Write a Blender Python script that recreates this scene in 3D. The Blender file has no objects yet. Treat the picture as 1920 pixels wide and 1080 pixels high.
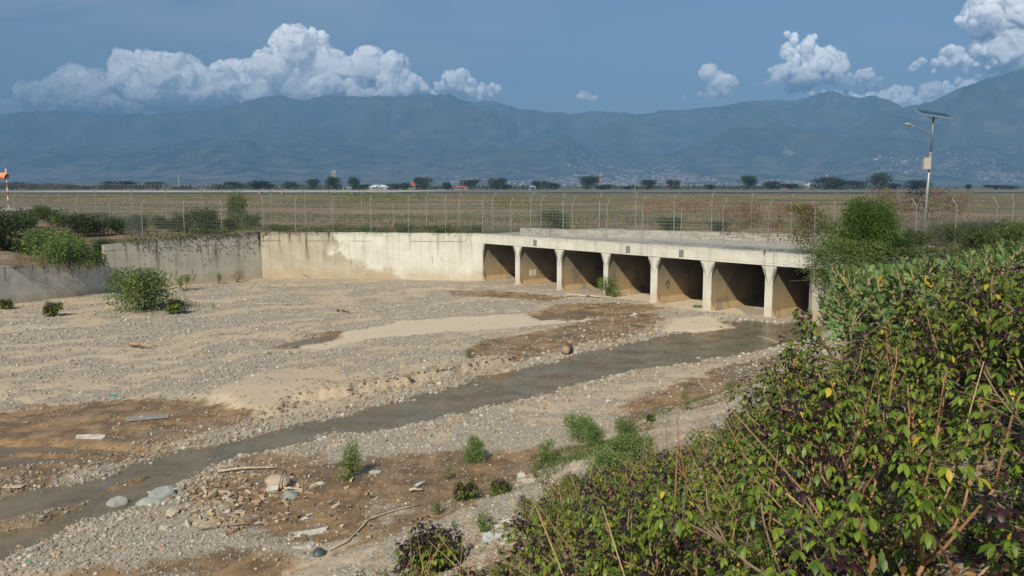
import bpy, math, random
import numpy as np
from mathutils import Vector

R = math.radians
random.seed(7)
rng = np.random.default_rng(7)
scene = bpy.context.scene
COL = scene.collection

# ------------------------------------------------------------------ camera, light, exposure
FPX, W_, H_ = 1600.0, 1920.0, 1080.0
PITCH = math.atan(192 / FPX)
CAMZ = 3.5
cd = bpy.data.cameras.new('camera'); cam = bpy.data.objects.new('camera', cd); COL.objects.link(cam)
cam.location = (0, 0, CAMZ); cam.rotation_euler = (math.pi / 2 - PITCH, 0, 0)
cd.sensor_width = 36; cd.lens = FPX / W_ * 36; cd.clip_start = 0.1; cd.clip_end = 60000
scene.camera = cam
SUN_AZ, SUN_EL = R(200), R(39)              # bearing from +Y clockwise: sun behind the camera to its left
sun_dir = Vector((math.sin(SUN_AZ) * math.cos(SUN_EL), math.cos(SUN_AZ) * math.cos(SUN_EL), math.sin(SUN_EL)))
sl = bpy.data.lights.new('sun', 'SUN'); so = bpy.data.objects.new('sun', sl); COL.objects.link(so)
sl.energy = 5.0; sl.angle = R(0.5); sl.color = (1.0, 0.90, 0.72)
so.rotation_euler = sun_dir.to_track_quat('Z', 'Y').to_euler(); so.location = (0, 0, 60)
scene.view_settings.view_transform = 'Standard'; scene.view_settings.look = 'None'
scene.view_settings.exposure = -0.12; scene.view_settings.gamma = 1
scene.render.engine = 'CYCLES'
cy = scene.cycles
cy.max_bounces = 6; cy.diffuse_bounces = 2; cy.glossy_bounces = 2; cy.transmission_bounces = 3
cy.transparent_max_bounces = 8; cy.volume_bounces = 0; cy.use_denoising = True
cy.caustics_reflective = False; cy.caustics_refractive = False; cy.sample_clamp_indirect = 4

# ------------------------------------------------------------------ node helper
class NT:
    def __init__(s, nt): s.t = nt; s.n = nt.nodes; s.l = nt.links
    def put(s, sock, v):
        if isinstance(v, bpy.types.NodeSocket): s.l.new(v, sock)
        elif isinstance(v, bpy.types.Node): s.l.new(v.outputs[0], sock)
        elif v is not None:
            if sock.type == 'RGBA' and not hasattr(v, '__len__'): v = (v, v, v, 1)
            if sock.type == 'RGBA' and len(v) == 3: v = (*v, 1)
            if sock.type == 'VECTOR' and not hasattr(v, '__len__'): v = (v, v, v)
            sock.default_value = v
    def node(s, typ, ins=None, **props):
        nd = s.n.new(typ)
        for k, v in props.items(): setattr(nd, k, v)
        for k, v in (ins or {}).items(): s.put(nd.inputs[k], v)
        return nd
    def m(s, op, a, b=None, c=None, clamp=False):
        nd = s.n.new('ShaderNodeMath'); nd.operation = op; nd.use_clamp = clamp
        s.put(nd.inputs[0], a)
        if b is not None: s.put(nd.inputs[1], b)
        if c is not None: s.put(nd.inputs[2], c)
        return nd.outputs[0]
    def v(s, op, a, b=None):
        nd = s.n.new('ShaderNodeVectorMath'); nd.operation = op; s.put(nd.inputs[0], a)
        if b is not None: s.put(nd.inputs[1], b)
        return nd.outputs['Value'] if op in ('LENGTH', 'DOT_PRODUCT') else nd.outputs[0]
    def mix(s, f, a, b, mode='MIX'):
        nd = s.n.new('ShaderNodeMix'); nd.data_type = 'RGBA'; nd.blend_type = mode
        s.put(nd.inputs[0], f); s.put(nd.inputs[6], a); s.put(nd.inputs[7], b)
        return nd.outputs[2]
    def ramp(s, x, lo, hi, a=0.0, b=1.0, smooth=True):
        nd = s.n.new('ShaderNodeMapRange'); nd.interpolation_type = 'SMOOTHSTEP' if smooth else 'LINEAR'
        for i, q in enumerate((x, lo, hi, a, b)): s.put(nd.inputs[i], q)
        return nd.outputs[0]
    def scale(s, vec, sc):
        nd = s.n.new('ShaderNodeMapping'); s.put(nd.inputs[0], vec); nd.inputs['Scale'].default_value = sc
        return nd.outputs[0]
    def noise(s, vec, scale, detail=4, rough=0.55, dist=0.0, col=False):
        nd = s.node('ShaderNodeTexNoise', {'Vector': vec, 'Scale': scale, 'Detail': detail, 'Roughness': rough, 'Distortion': dist})
        return nd.outputs['Color' if col else 0]
    def voro(s, vec, scale, feature='F1', out='Distance', **ins):
        nd = s.n.new('ShaderNodeTexVoronoi'); nd.feature = feature
        s.put(nd.inputs['Vector'], vec); s.put(nd.inputs['Scale'], scale)
        for k, q in ins.items(): s.put(nd.inputs[k], q)
        return nd.outputs[out]
    def bump(s, h, strength=0.5, dist=0.02, normal=None):
        nd = s.node('ShaderNodeBump', {'Height': h, 'Strength': strength, 'Distance': dist})
        if normal is not None: s.put(nd.inputs['Normal'], normal)
        return nd.outputs[0]

def mat(name):
    m = bpy.data.materials.new(name); m.use_nodes = True; t = NT(m.node_tree)
    b = m.node_tree.nodes['Principled BSDF']; b.inputs['Roughness'].default_value = 0.8
    return m, t, b
def simple(name, col, rough=0.7, metal=0.0, var=0.0, vs=6.0, bump=0.0, spec=0.5):
    m, t, b = mat(name); b.inputs['Roughness'].default_value = rough; b.inputs['Metallic'].default_value = metal
    b.inputs['Specular IOR Level'].default_value = spec
    g = t.node('ShaderNodeNewGeometry').outputs['Position']
    if var > 0:
        f = t.noise(g, vs, 6, 0.65)
        f = t.ramp(f, 0.3, 0.7)
        t.put(b.inputs['Base Color'], t.mix(f, tuple(c * (1 - var) for c in col), tuple(min(1, c * (1 + var)) for c in col)))
    else: b.inputs['Base Color'].default_value = (*col, 1)
    if bump: t.put(b.inputs['Normal'], t.bump(t.noise(g, vs * 3, 5, 0.7), bump, 0.02))
    return m

# ------------------------------------------------------------------ world: sky with clouds
world = bpy.data.worlds.new('World'); scene.world = world; world.use_nodes = True
wt = NT(world.node_tree); bg = world.node_tree.nodes['Background']
sky = wt.node('ShaderNodeTexSky', sky_type='NISHITA', sun_disc=False, sun_elevation=SUN_EL, sun_rotation=SUN_AZ,
              altitude=50, air_density=1.0, dust_density=0.6, ozone_density=3.5)
CLOUDS = [  # photo-measured azimuth/elevation of every puff: cx, cy, rx, ry
 (60,182,42,30),(150,172,60,48),(100,205,90,22),(185,180,50,45),(270,150,62,52),(330,160,62,55),(300,195,90,32),(395,175,50,42),
 (440,158,48,45),(480,180,70,35),(525,140,50,50),(555,105,52,52),(592,72,24,26),(605,125,42,45),(560,165,90,35),(645,145,38,35),
 (690,122,36,36),(735,135,34,36),(700,165,80,30),(770,158,42,24),(855,152,40,24),(905,172,42,18),(830,172,50,16),
 (1485,92,22,36),(1520,108,26,38),(1555,125,40,34),(1500,140,58,32),(1612,140,28,15),(1570,160,84,22),(1470,165,60,20),
 (1330,135,18,17),(1355,160,26,30),(1330,185,50,12),(1100,181,22,13),
 (1790,105,34,24),(1870,98,52,30),(1925,80,60,60),(1820,122,110,13),(1900,20,75,60),(1850,35,50,30),(1590,178,50,18),(1650,188,60,22),
 (1740,170,90,24),(1850,160,80,16),(2050,40,160,90),(-90,190,80,40)]
tc = wt.node('ShaderNodeTexCoord').outputs['Generated']
sep = wt.node('ShaderNodeSeparateXYZ', {0: tc})
yy = wt.m('MAXIMUM', sep.outputs[1], 0.05)
U = wt.m('DIVIDE', sep.outputs[0], yy); V = wt.m('DIVIDE', sep.outputs[2], yy)
P0 = wt.node('ShaderNodeCombineXYZ', {0: U, 1: V}).outputs[0]
# high thin veil on the left, wisps on the right
vm = wt.noise(wt.scale(P0, (2.2, 9, 1)), 1.6, 5, 0.55, 0.6)
veil = wt.m('MULTIPLY', wt.ramp(vm, 0.36, 0.62), wt.m('MULTIPLY', wt.ramp(U, 0.10, -0.12), wt.ramp(V, 0.10, 0.17)))
wisp = wt.m('MULTIPLY', wt.ramp(wt.noise(wt.scale(P0, (3, 7, 1)), 2.2, 6, 0.6, 1.2), 0.45, 0.68), wt.m('MULTIPLY', wt.ramp(U, 0.36, 0.50), wt.ramp(V, 0.12, 0.18)))
veil = wt.m('MAXIMUM', veil, wisp)
skyc = wt.mix(wt.m('MULTIPLY', veil, 0.50), sky.outputs[0], (5.6, 6.6, 7.6, 1))
out = skyc
wt.put(bg.inputs['Color'], out); bg.inputs['Strength'].default_value = 0.092
world.cycles.sampling_method = 'MANUAL'; world.cycles.sample_map_resolution = 256

# ------------------------------------------------------------------ geometry helpers
CT, ST = math.cos(PITCH), math.sin(PITCH)
def ray(px, py):
    a, v = (px - 960) / FPX, (py - 540) / FPX
    y, z = CT - v * ST, -ST - v * CT
    return a / y, z / y                           # X per metre of Y, Z per metre of Y
def P(px, py, z=-3.5):
    rx, rz = ray(px, py); Y = (z - CAMZ) / rz
    return (rx * Y, Y)
def at(px, py, Y):
    rx, rz = ray(px, py); return Vector((rx * Y, Y, CAMZ + rz * Y))
def topix(X, Y, Z):
    zz = Z - CAMZ; d = Y * CT - zz * ST; u = Y * ST + zz * CT
    return 960 + FPX * X / d, 540 - FPX * u / d

def hash2(ix, iy, seed):
    h = (ix.astype(np.int64) * 374761393 + iy.astype(np.int64) * 668265263 + seed * 1442695041) & 0x7fffffff
    h = ((h ^ (h >> 13)) * 1274126177) & 0x7fffffff
    return ((h ^ (h >> 16)) & 0xffffff) / float(0xffffff)
def vnoise(x, y, seed=0):
    ix, iy = np.floor(x), np.floor(y); fx, fy = x - ix, y - iy
    fx = fx * fx * fx * (fx * (fx * 6 - 15) + 10); fy = fy * fy * fy * (fy * (fy * 6 - 15) + 10)
    a = hash2(ix, iy, seed); b = hash2(ix + 1, iy, seed); c = hash2(ix, iy + 1, seed); d = hash2(ix + 1, iy + 1, seed)
    return (a * (1 - fx) + b * fx) * (1 - fy) + (c * (1 - fx) + d * fx) * fy
def fbm(x, y, octv=4, seed=0, gain=0.5, ridged=False):
    s = np.zeros_like(x, dtype=float); a = 1.0; t = 0.0
    for i in range(octv):
        n = vnoise(x, y, seed + i * 17)
        if ridged: n = 1 - np.abs(2 * n - 1)
        s += a * n; t += a; a *= gain; x, y = x * 2.03 + 11.3, y * 2.03 + 5.7
    return s / t
def vnoise3(x, y, z, seed=0):
    k = np.floor(z); f = z - k; f = f * f * (3 - 2 * f)
    ix, iy = np.floor(x), np.floor(y); fx, fy = x - ix, y - iy
    fx = fx * fx * (3 - 2 * fx); fy = fy * fy * (3 - 2 * fy); r = 0
    for dz, wz in ((0, 1 - f), (1, f)):
        s = (k + dz).astype(np.int64) * 7919 + seed
        r = r + wz * ((hash2(ix, iy, s) * (1 - fx) + hash2(ix + 1, iy, s) * fx) * (1 - fy) + (hash2(ix, iy + 1, s) * (1 - fx) + hash2(ix + 1, iy + 1, s) * fx) * fy)
    return r
def fbm3(p, octv=4, seed=0, billow=False):
    x, y, z = p[:, 0], p[:, 1], p[:, 2]; s = 0; a = 1.0; t = 0.0
    for i in range(octv):
        n = vnoise3(x, y, z, seed + i * 31)
        if billow: n = np.abs(2 * n - 1)
        s = s + a * n; t += a; a *= .5; x, y, z = x * 2.07 + 3.1, y * 2.07 + 7.7, z * 2.07 + 1.9
    return s / t
def sstep(a, b, x):
    t = np.clip((x - a) / (b - a), 0, 1); return t * t * (3 - 2 * t)
def pl_dist(x, y, pts):
    d = np.full(x.shape, 1e9)
    for (x0, y0), (x1, y1) in zip(pts[:-1], pts[1:]):
        dx, dy = x1 - x0, y1 - y0; L = dx * dx + dy * dy + 1e-12
        t = np.clip(((x - x0) * dx + (y - y0) * dy) / L, 0, 1)
        d = np.minimum(d, np.hypot(x - x0 - t * dx, y - y0 - t * dy))
    return d
def inside(x, y, poly):
    c = np.zeros(x.shape, bool); n = len(poly)
    for i in range(n):
        x0, y0 = poly[i]; x1, y1 = poly[(i + 1) % n]
        if y0 == y1: continue
        c ^= ((y0 > y) != (y1 > y)) & (x < (x1 - x0) * (y - y0) / (y1 - y0) + x0)
    return c
def sdist(x, y, poly):
    d = pl_dist(x, y, list(poly) + [poly[0]])
    return np.where(inside(x, y, poly), d, -d)     # positive inside
def WP(pxs, z=-3.5): return [P(a, b, z) for a, b in pxs]

def mesh_np(name, verts, faces, cols=None, smooth=False, uvs=None):
    """verts (N,3); faces: list of (M,k) int arrays; cols (N,3|4) point colour 'col'"""
    me = bpy.data.meshes.new(name); verts = np.asarray(verts, np.float32)
    me.vertices.add(len(verts)); me.vertices.foreach_set('co', verts.ravel())
    faces = [np.asarray(f, np.int32) for f in faces if len(f)]
    li = np.concatenate([f.ravel() for f in faces]); cnt = np.concatenate([np.full(len(f), f.shape[1]) for f in faces])
    me.loops.add(len(li)); me.loops.foreach_set('vertex_index', li)
    me.polygons.add(len(cnt)); st = np.concatenate([[0], np.cumsum(cnt)[:-1]]).astype(np.int32)
    me.polygons.foreach_set('loop_start', st); me.polygons.foreach_set('loop_total', cnt.astype(np.int32))
    me.polygons.foreach_set('use_smooth', np.full(len(cnt), bool(smooth)))
    me.update(calc_edges=True)
    if cols is not None:
        c = np.ones((len(verts), 4), np.float32); c[:, :cols.shape[1]] = cols
        me.color_attributes.new('col', 'FLOAT_COLOR', 'POINT').data.foreach_set('color', c.ravel())
    if uvs is not None:
        uv = me.uv_layers.new(name='uv'); uv.data.foreach_set('uv', np.asarray(uvs, np.float32)[li].ravel())
    me.validate(); return me

class MB:
    """collects pieces that become one mesh"""
    def __init__(s): s.v = []; s.f = {3: [], 4: []}; s.n = 0; s.c = []; s.uv = []
    def add(s, v, f, col=None, uv=None):
        v = np.asarray(v, float).reshape(-1, 3)
        for q in (f if isinstance(f, list) and len(f) and isinstance(f[0], np.ndarray) else [np.asarray(f)]):
            if len(q): s.f[q.shape[1]].append(q + s.n)
        s.v.append(v); s.n += len(v)
        c = np.ones((len(v), 3)) if col is None else np.broadcast_to(np.asarray(col, float), (len(v), 3))
        s.c.append(c); s.uv.append(np.zeros((len(v), 2)) if uv is None else uv)
    def tube(s, pts, rad, sides=5, col=None, caps=True):
        pts = np.asarray(pts, float); n = len(pts)
        rad = np.broadcast_to(np.asarray(rad, float), (n,))
        d = np.gradient(pts, axis=0); d /= np.linalg.norm(d, axis=1, keepdims=True) + 1e-9
        up = np.array([0, 0, 1.0]) if abs(d[0, 2]) < 0.9 else np.array([1.0, 0, 0])
        a = np.cross(d, up); a /= np.linalg.norm(a, axis=1, keepdims=True) + 1e-9; b = np.cross(d, a)
        ang = np.linspace(0, 2 * np.pi, sides, endpoint=False)
        v = pts[:, None] + rad[:, None, None] * (np.cos(ang)[None, :, None] * a[:, None] + np.sin(ang)[None, :, None] * b[:, None])
        i = np.arange(n - 1)[:, None] * sides; j = np.arange(sides)[None]; k = (j + 1) % sides
        q = np.stack([i + j, i + k, i + sides + k, i + sides + j], -1).reshape(-1, 4)
        v = v.reshape(-1, 3); fs = [q]
        if caps:
            v = np.vstack([v, pts[0], pts[-1]]); jj = np.arange(sides); kk = (jj + 1) % sides
            fs.append(np.stack([kk, jj, np.full(sides, n * sides)], -1))
            fs.append(np.stack([jj + (n - 1) * sides, kk + (n - 1) * sides, np.full(sides, n * sides + 1)], -1))
        s.add(v, fs, col)
    def obox(s, c, ax, ay, az, col=None):
        """box with centre c and half-axis vectors"""
        c, ax, ay, az = [np.asarray(q, float) for q in (c, ax, ay, az)]
        v = np.array([c + i * ax + j * ay + k * az for k in (-1, 1) for j in (-1, 1) for i in (-1, 1)])
        f = np.array([[0, 2, 3, 1], [4, 5, 7, 6], [0, 1, 5, 4], [2, 6, 7, 3], [0, 4, 6, 2], [1, 3, 7, 5]])
        s.add(v, f, col)
    def box(s, x0, x1, y0, y1, z0, z1, col=None):
        s.obox(((x0 + x1) / 2, (y0 + y1) / 2, (z0 + z1) / 2), ((x1 - x0) / 2, 0, 0), (0, (y1 - y0) / 2, 0), (0, 0, (z1 - z0) / 2), col)
    def bar(s, a, b, w, col=None):
        a, b = np.asarray(a, float), np.asarray(b, float); d = b - a; L = np.linalg.norm(d); d /= L
        up = np.array([0, 0, 1.0]) if abs(d[2]) < 0.9 else np.array([1.0, 0, 0])
        x = np.cross(d, up); x /= np.linalg.norm(x); y = np.cross(d, x)
        s.obox((a + b) / 2, x * w / 2, y * w / 2, d * L / 2, col)
    def mesh(s, name, smooth=False, cols=True, uv=False):
        return mesh_np(name, np.vstack(s.v), [np.vstack(s.f[k]) for k in (3, 4) if s.f[k]], np.vstack(s.c) if cols else None,
                       smooth, np.vstack(s.uv) if uv else None)
    def build(s, name, material, parent=None, smooth=False, uv=False):
        return obj(name, s.mesh(name, smooth, uv=uv), material, parent)

def obj(name, me, material=None, parent=None):
    o = bpy.data.objects.new(name, me); COL.objects.link(o)
    if material is not None:
        for m_ in (material if isinstance(material, (list, tuple)) else [material]): me.materials.append(m_)
    if parent: o.parent = parent
    return o
def tag(o, label=None, cat=None, group=None, kind=None):
    for k, q in (('label', label), ('category', cat), ('group', group), ('kind', kind)):
        if q: o[k] = q
    return o
def empty(name, loc, label, cat, rz=0.0, group=None):
    o = bpy.data.objects.new(name, None); COL.objects.link(o); o.location = loc; o.rotation_euler = (0, 0, rz)
    o.empty_display_size = 0.2
    return tag(o, label, cat, group)
def dup(root, loc, rz=0.0, sc=1.0, label=None, group=None):
    r = root.copy(); COL.objects.link(r); r.location = loc; r.rotation_euler = (0, 0, rz)
    r.scale = (sc, sc, sc) if not hasattr(sc, '__len__') else sc
    if label: r['label'] = label
    if group: r['group'] = group
    for ch in list(root.children):
        c = ch.copy(); COL.objects.link(c); c.parent = r
        for g in ch.children:
            d = g.copy(); COL.objects.link(d); d.parent = c
    return r

# ------------------------------------------------------------------ terrain functions
E0, E1 = np.array(P(905, 528)), np.array(P(1438, 597))
EU = (E1 - E0) / np.linalg.norm(E1 - E0); EW = np.array([-EU[1], EU[0]])     # along the face, into the culvert
if EW[1] < 0: EW = -EW
L0, L1, C1, B1 = P(-260, 607), P(200, 551), P(492, 525), tuple(E0)
def z_of_top(px, ytop, ybot): return CAMZ - 7 * (ytop - 348) / (ybot - 348)

stream_up = [(1560,590),(1470,606),(1400,600),(1360,602),(1380,612),(1330,622),(1250,625),(1200,637),(1130,652),(1060,670),(1000,690),(900,708),(880,716),(760,748),(640,778),(560,797),
             (440,822),(390,836),(330,843),(284,862),(222,884),(133,907),(44,920),(0,936),(-150,962),(-400,1000)]
stream_lo = [(-400,1140),(-150,1085),(0,1040),(89,1011),(155,982),(267,938),(329,907),(400,871),(444,849),(551,833),(640,808),(700,805),(800,785),(900,765),(1000,742),(1100,715),(1200,690),(1330,673),(1440,652),(1560,625)]
STREAM = WP(stream_up + stream_lo)
ISLAND = WP([(-100,985),(0,972),(90,950),(150,935),(215,905),(300,880),(322,878),(262,908),(190,930),(150,950),(100,975),(0,1000),(-100,1018)])
POOLS = [WP(q) for q in (
 [(500,652),(540,640),(600,630),(640,626),(636,634),(590,642),(540,652)],
 [(-60,832),(60,833),(160,838),(255,848),(270,852),(200,852),(120,846),(40,850),(-60,868)],
 [(-80,868),(30,858),(130,857),(230,862),(225,868),(110,868),(20,876),(-80,890)],
 [(1010,590),(1080,580),(1120,583),(1100,596),(1040,598),(1010,600)],
 [(1170,782),(1230,762),(1290,748),(1340,740),(1330,752),(1260,768),(1200,785)])]
MUDS = [WP(q) for q in (   # wet brown silt
 [(-80,795),(60,785),(200,770),(350,757),(430,765),(445,785),(400,815),(330,842),(260,855),(180,880),(60,912),(-80,930)],
 [(860,668),(930,645),(1000,625),(1100,600),(1180,585),(1240,590),(1230,615),(1170,638),(1090,655),(1010,672),(960,682),(880,680)],
 [(1000,592),(1060,572),(1170,568),(1240,582),(1180,592),(1090,600),(1040,603)],
 [(1150,790),(1200,750),(1290,715),(1400,680),(1460,665),(1500,690),(1440,740),(1360,765),(1250,795),(1180,810)],
 [(330,905),(420,880),(520,862),(640,865),(720,880),(715,940),(660,1000),(560,1040),(430,1010),(400,960),(330,940)],
 [(640,1000),(760,940),(900,930),(960,950),(880,985),(740,1010),(650,1040)],
 [(1060,860),(1180,820),(1330,775),(1400,760),(1380,790),(1240,835),(1120,880)],
 [(735,905),(800,878),(900,865),(1010,868),(1040,900),(960,930),(860,945),(760,935)],
 [(-60,770),(120,760),(330,752),(440,765),(470,785),(400,822),(250,850),(60,860),(-60,870)],
 [(420,860),(560,850),(720,868),(900,850),(1040,845),(1100,880),(1000,940),(820,950),(700,960),(560,930)],
 [(-50,1100),(180,1070),(420,1045),(620,1055),(640,1110),(-50,1130)],
 [(490,655),(540,640),(600,628),(645,624),(640,636),(590,646),(530,660)],
 [(560,940),(640,930),(700,945),(640,990),(560,985)],
 [(840,545),(960,548),(1060,560),(1040,568),(930,560),(850,553)])]
PALES = [WP(q) for q in (  # dry pale silt sheets
 [(560,655),(640,628),(740,608),(860,597),(1000,590),(1090,598),(1120,603),(1000,614),(900,622),(780,630),(680,640),(600,662)],
 [(1245,622),(1265,603),(1320,596),(1375,606),(1360,616),(1310,624)],
 [(910,704),(950,694),(990,690),(985,700),(940,706)],
 [(1130,560),(1200,566),(1320,588),(1400,592),(1380,572),(1240,560),(1180,552)])]
TERR = WP([(380,836),(471,797),(560,762),(640,748),(760,726),(870,705),(895,697),(960,686),(1050,655),(1150,632),(1250,590),(1100,565),(800,560),(300,600),(-300,640),(-300,780),(100,775),(300,762),(440,778)])
SCARP = WP([(440,815),(471,797),(560,762),(640,748),(760,726),(870,705),(895,697),(960,686)])
TOE_A, TOE_B = P(560, 1080), P(1560, 600)
tv = np.array(TOE_B) - np.array(TOE_A); tv /= np.linalg.norm(tv); tn = np.array([tv[1], -tv[0]])

def bank_s(x, y): return (x - TOE_A[0]) * tn[0] + (y - TOE_A[1]) * tn[1]
def terrain(x, y, masks=False):
    x = np.asarray(x, float); y = np.asarray(y, float)
    w1, w2 = fbm(x * .35, y * .35, 3, 3) - .5, fbm(x * .35, y * .35, 3, 9) - .5
    wx, wy = x + w1 * 1.6 + (fbm(x * 2, y * 2, 3, 21) - .5) * .5, y + w2 * 1.6 + (fbm(x * 2, y * 2, 3, 29) - .5) * .5
    w3x, w3y = x + (fbm(x * 1.1, y * 1.1, 4, 41) - .5) * .7, y + (fbm(x * 1.1, y * 1.1, 4, 43) - .5) * .7
    # low bars running with the flow
    fd = np.array([-0.80, -0.60]); al = x * fd[0] + y * fd[1]; ac = -x * fd[1] + y * fd[0]
    al2, ac2 = al + w1 * 9, ac + (fbm(x * .12, y * .12, 3, 57) - .5) * 9 + w2 * 2
    bars = fbm(al2 * .09 + 3, ac2 * .38, 4, 51)
    z = -3.40 + (bars - .5) * .16 + (fbm(x * .8, y * .8, 3, 61) - .5) * .05
    sd = sdist(w3x, w3y, STREAM); isl = sdist(w3x, w3y, ISLAND)
    dry = -sd                                   # metres from the water's edge
    zs = np.where(sd > 0, -3.57 - .13 * sstep(0, .9, sd) + (fbm(x * 3, y * 3, 3, 71) - .5) * .10, 0)
    ztarget = -3.56 + .12 * sstep(0, .7, dry) + .05 * sstep(.5, 2.5, dry)
    z = np.where(sd > 0, zs, ztarget + (z - ztarget) * sstep(.2, 3.5, dry))
    z = np.where(isl > 0, np.maximum(z, -3.60 + .16 * sstep(0, .35, isl)), z)
    te = sdist(w3x, w3y, TERR); ds = pl_dist(w3x, w3y, SCARP)
    near = sstep(2.5, .6, ds)
    z += np.where(te > 0, sstep(.5, 5, np.hypot(x - SCARP[0][0], y - SCARP[0][1])) * (.30 * sstep(0, .08 + .9 * (1 - near), te)) * sstep(7, 1.5, ds), 0)
    mud = np.zeros(x.shape); pale = np.zeros(x.shape); pool = np.zeros(x.shape)
    for p in MUDS: mud = np.maximum(mud, sstep(-.7, .9, sdist(wx, wy, p)))
    for p in PALES: pale = np.maximum(pale, sstep(-.1, .12, sdist(w3x, w3y, p)))
    for p in POOLS: pool = np.maximum(pool, sstep(-.5, .35, sdist(w3x, w3y, p)))
    z = z + (-3.455 - z) * np.maximum(mud * .55, pale * .9) * (1 - sstep(-.6, 0, sd))
    z = z + (-3.60 - z) * pool
    # bank up to the camera
    s = bank_s(x, y) + (fbm(x * .5, y * .5, 3, 81) - .5) * 1.2
    crest = -.05 + 2.0 * (1 - sstep(8, 36, y))
    t = np.clip(s / 11.5, 0, 1)
    zb = (crest + 3.42) * t ** 1.3 + (fbm(x * 1.3, y * 1.3, 4, 91) - .5) * .25 * sstep(0, 1.5, s)
    z = z + zb
    # under the plain
    uu = (x - E0[0]) * EU[0] + (y - E0[1]) * EU[1]; ww = (x - E0[0]) * EW[0] + (y - E0[1]) * EW[1]
    z = np.where((uu > 20) & (y > 46.5), np.minimum(z, -.2), z)
    z = np.where((uu > -2) & (uu < 27) & (ww > 0), np.clip(z, -3.75, -3.42), z)
    if not masks: return z
    gn = fbm(al2 * .18, ac2 * .7, 5, 101); gn2 = fbm(x * 1.7, y * 1.7, 4, 111)
    g = .10 + .90 * sstep(.345, .62, gn * .55 + gn2 * .25 + .2 * fbm(x * 5, y * 5, 3, 117))
    edge = np.exp(-np.maximum(dry, 0) / .9) * (dry > -0.05)
    g = np.maximum(g * .9, edge)
    g = g * (1 - .62 * mud) * (1 - pale * .97)
    g = np.where(s > 0, np.maximum(g, .75 * sstep(.42, .6, fbm(x * .7, y * .7, 4, 121))), g)
    g = np.where((s > 1) & (s < 5.5) & (y < 16), np.maximum(g, .7), g)
    st_n = fbm(al * .5 + 9, ac * 2.2, 4, 141)
    wet = np.maximum(mud * (.62 + .38 * sstep(.3, .62, st_n)), np.exp(-np.maximum(dry, 0) / .22) * .8)
    soil = sstep(2.0, 6, s)
    return z, np.clip(g, 0, 1), np.clip(wet, 0, 1), pale, mud, soil, dry
def gz(x, y): return float(terrain(np.array([x]), np.array([y]))[0])
_Y = np.geomspace(2.0, 90, 900)
def hit(px, py):
    """where the sight line through a photo pixel meets the river bed or its bank"""
    rx, rz = ray(px, py); z = CAMZ + rz * _Y; tz = terrain(rx * _Y, _Y)
    i = np.argmax(z <= tz); Y = _Y[i]
    return Vector((rx * Y, Y, gz(rx * Y, Y)))
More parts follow.
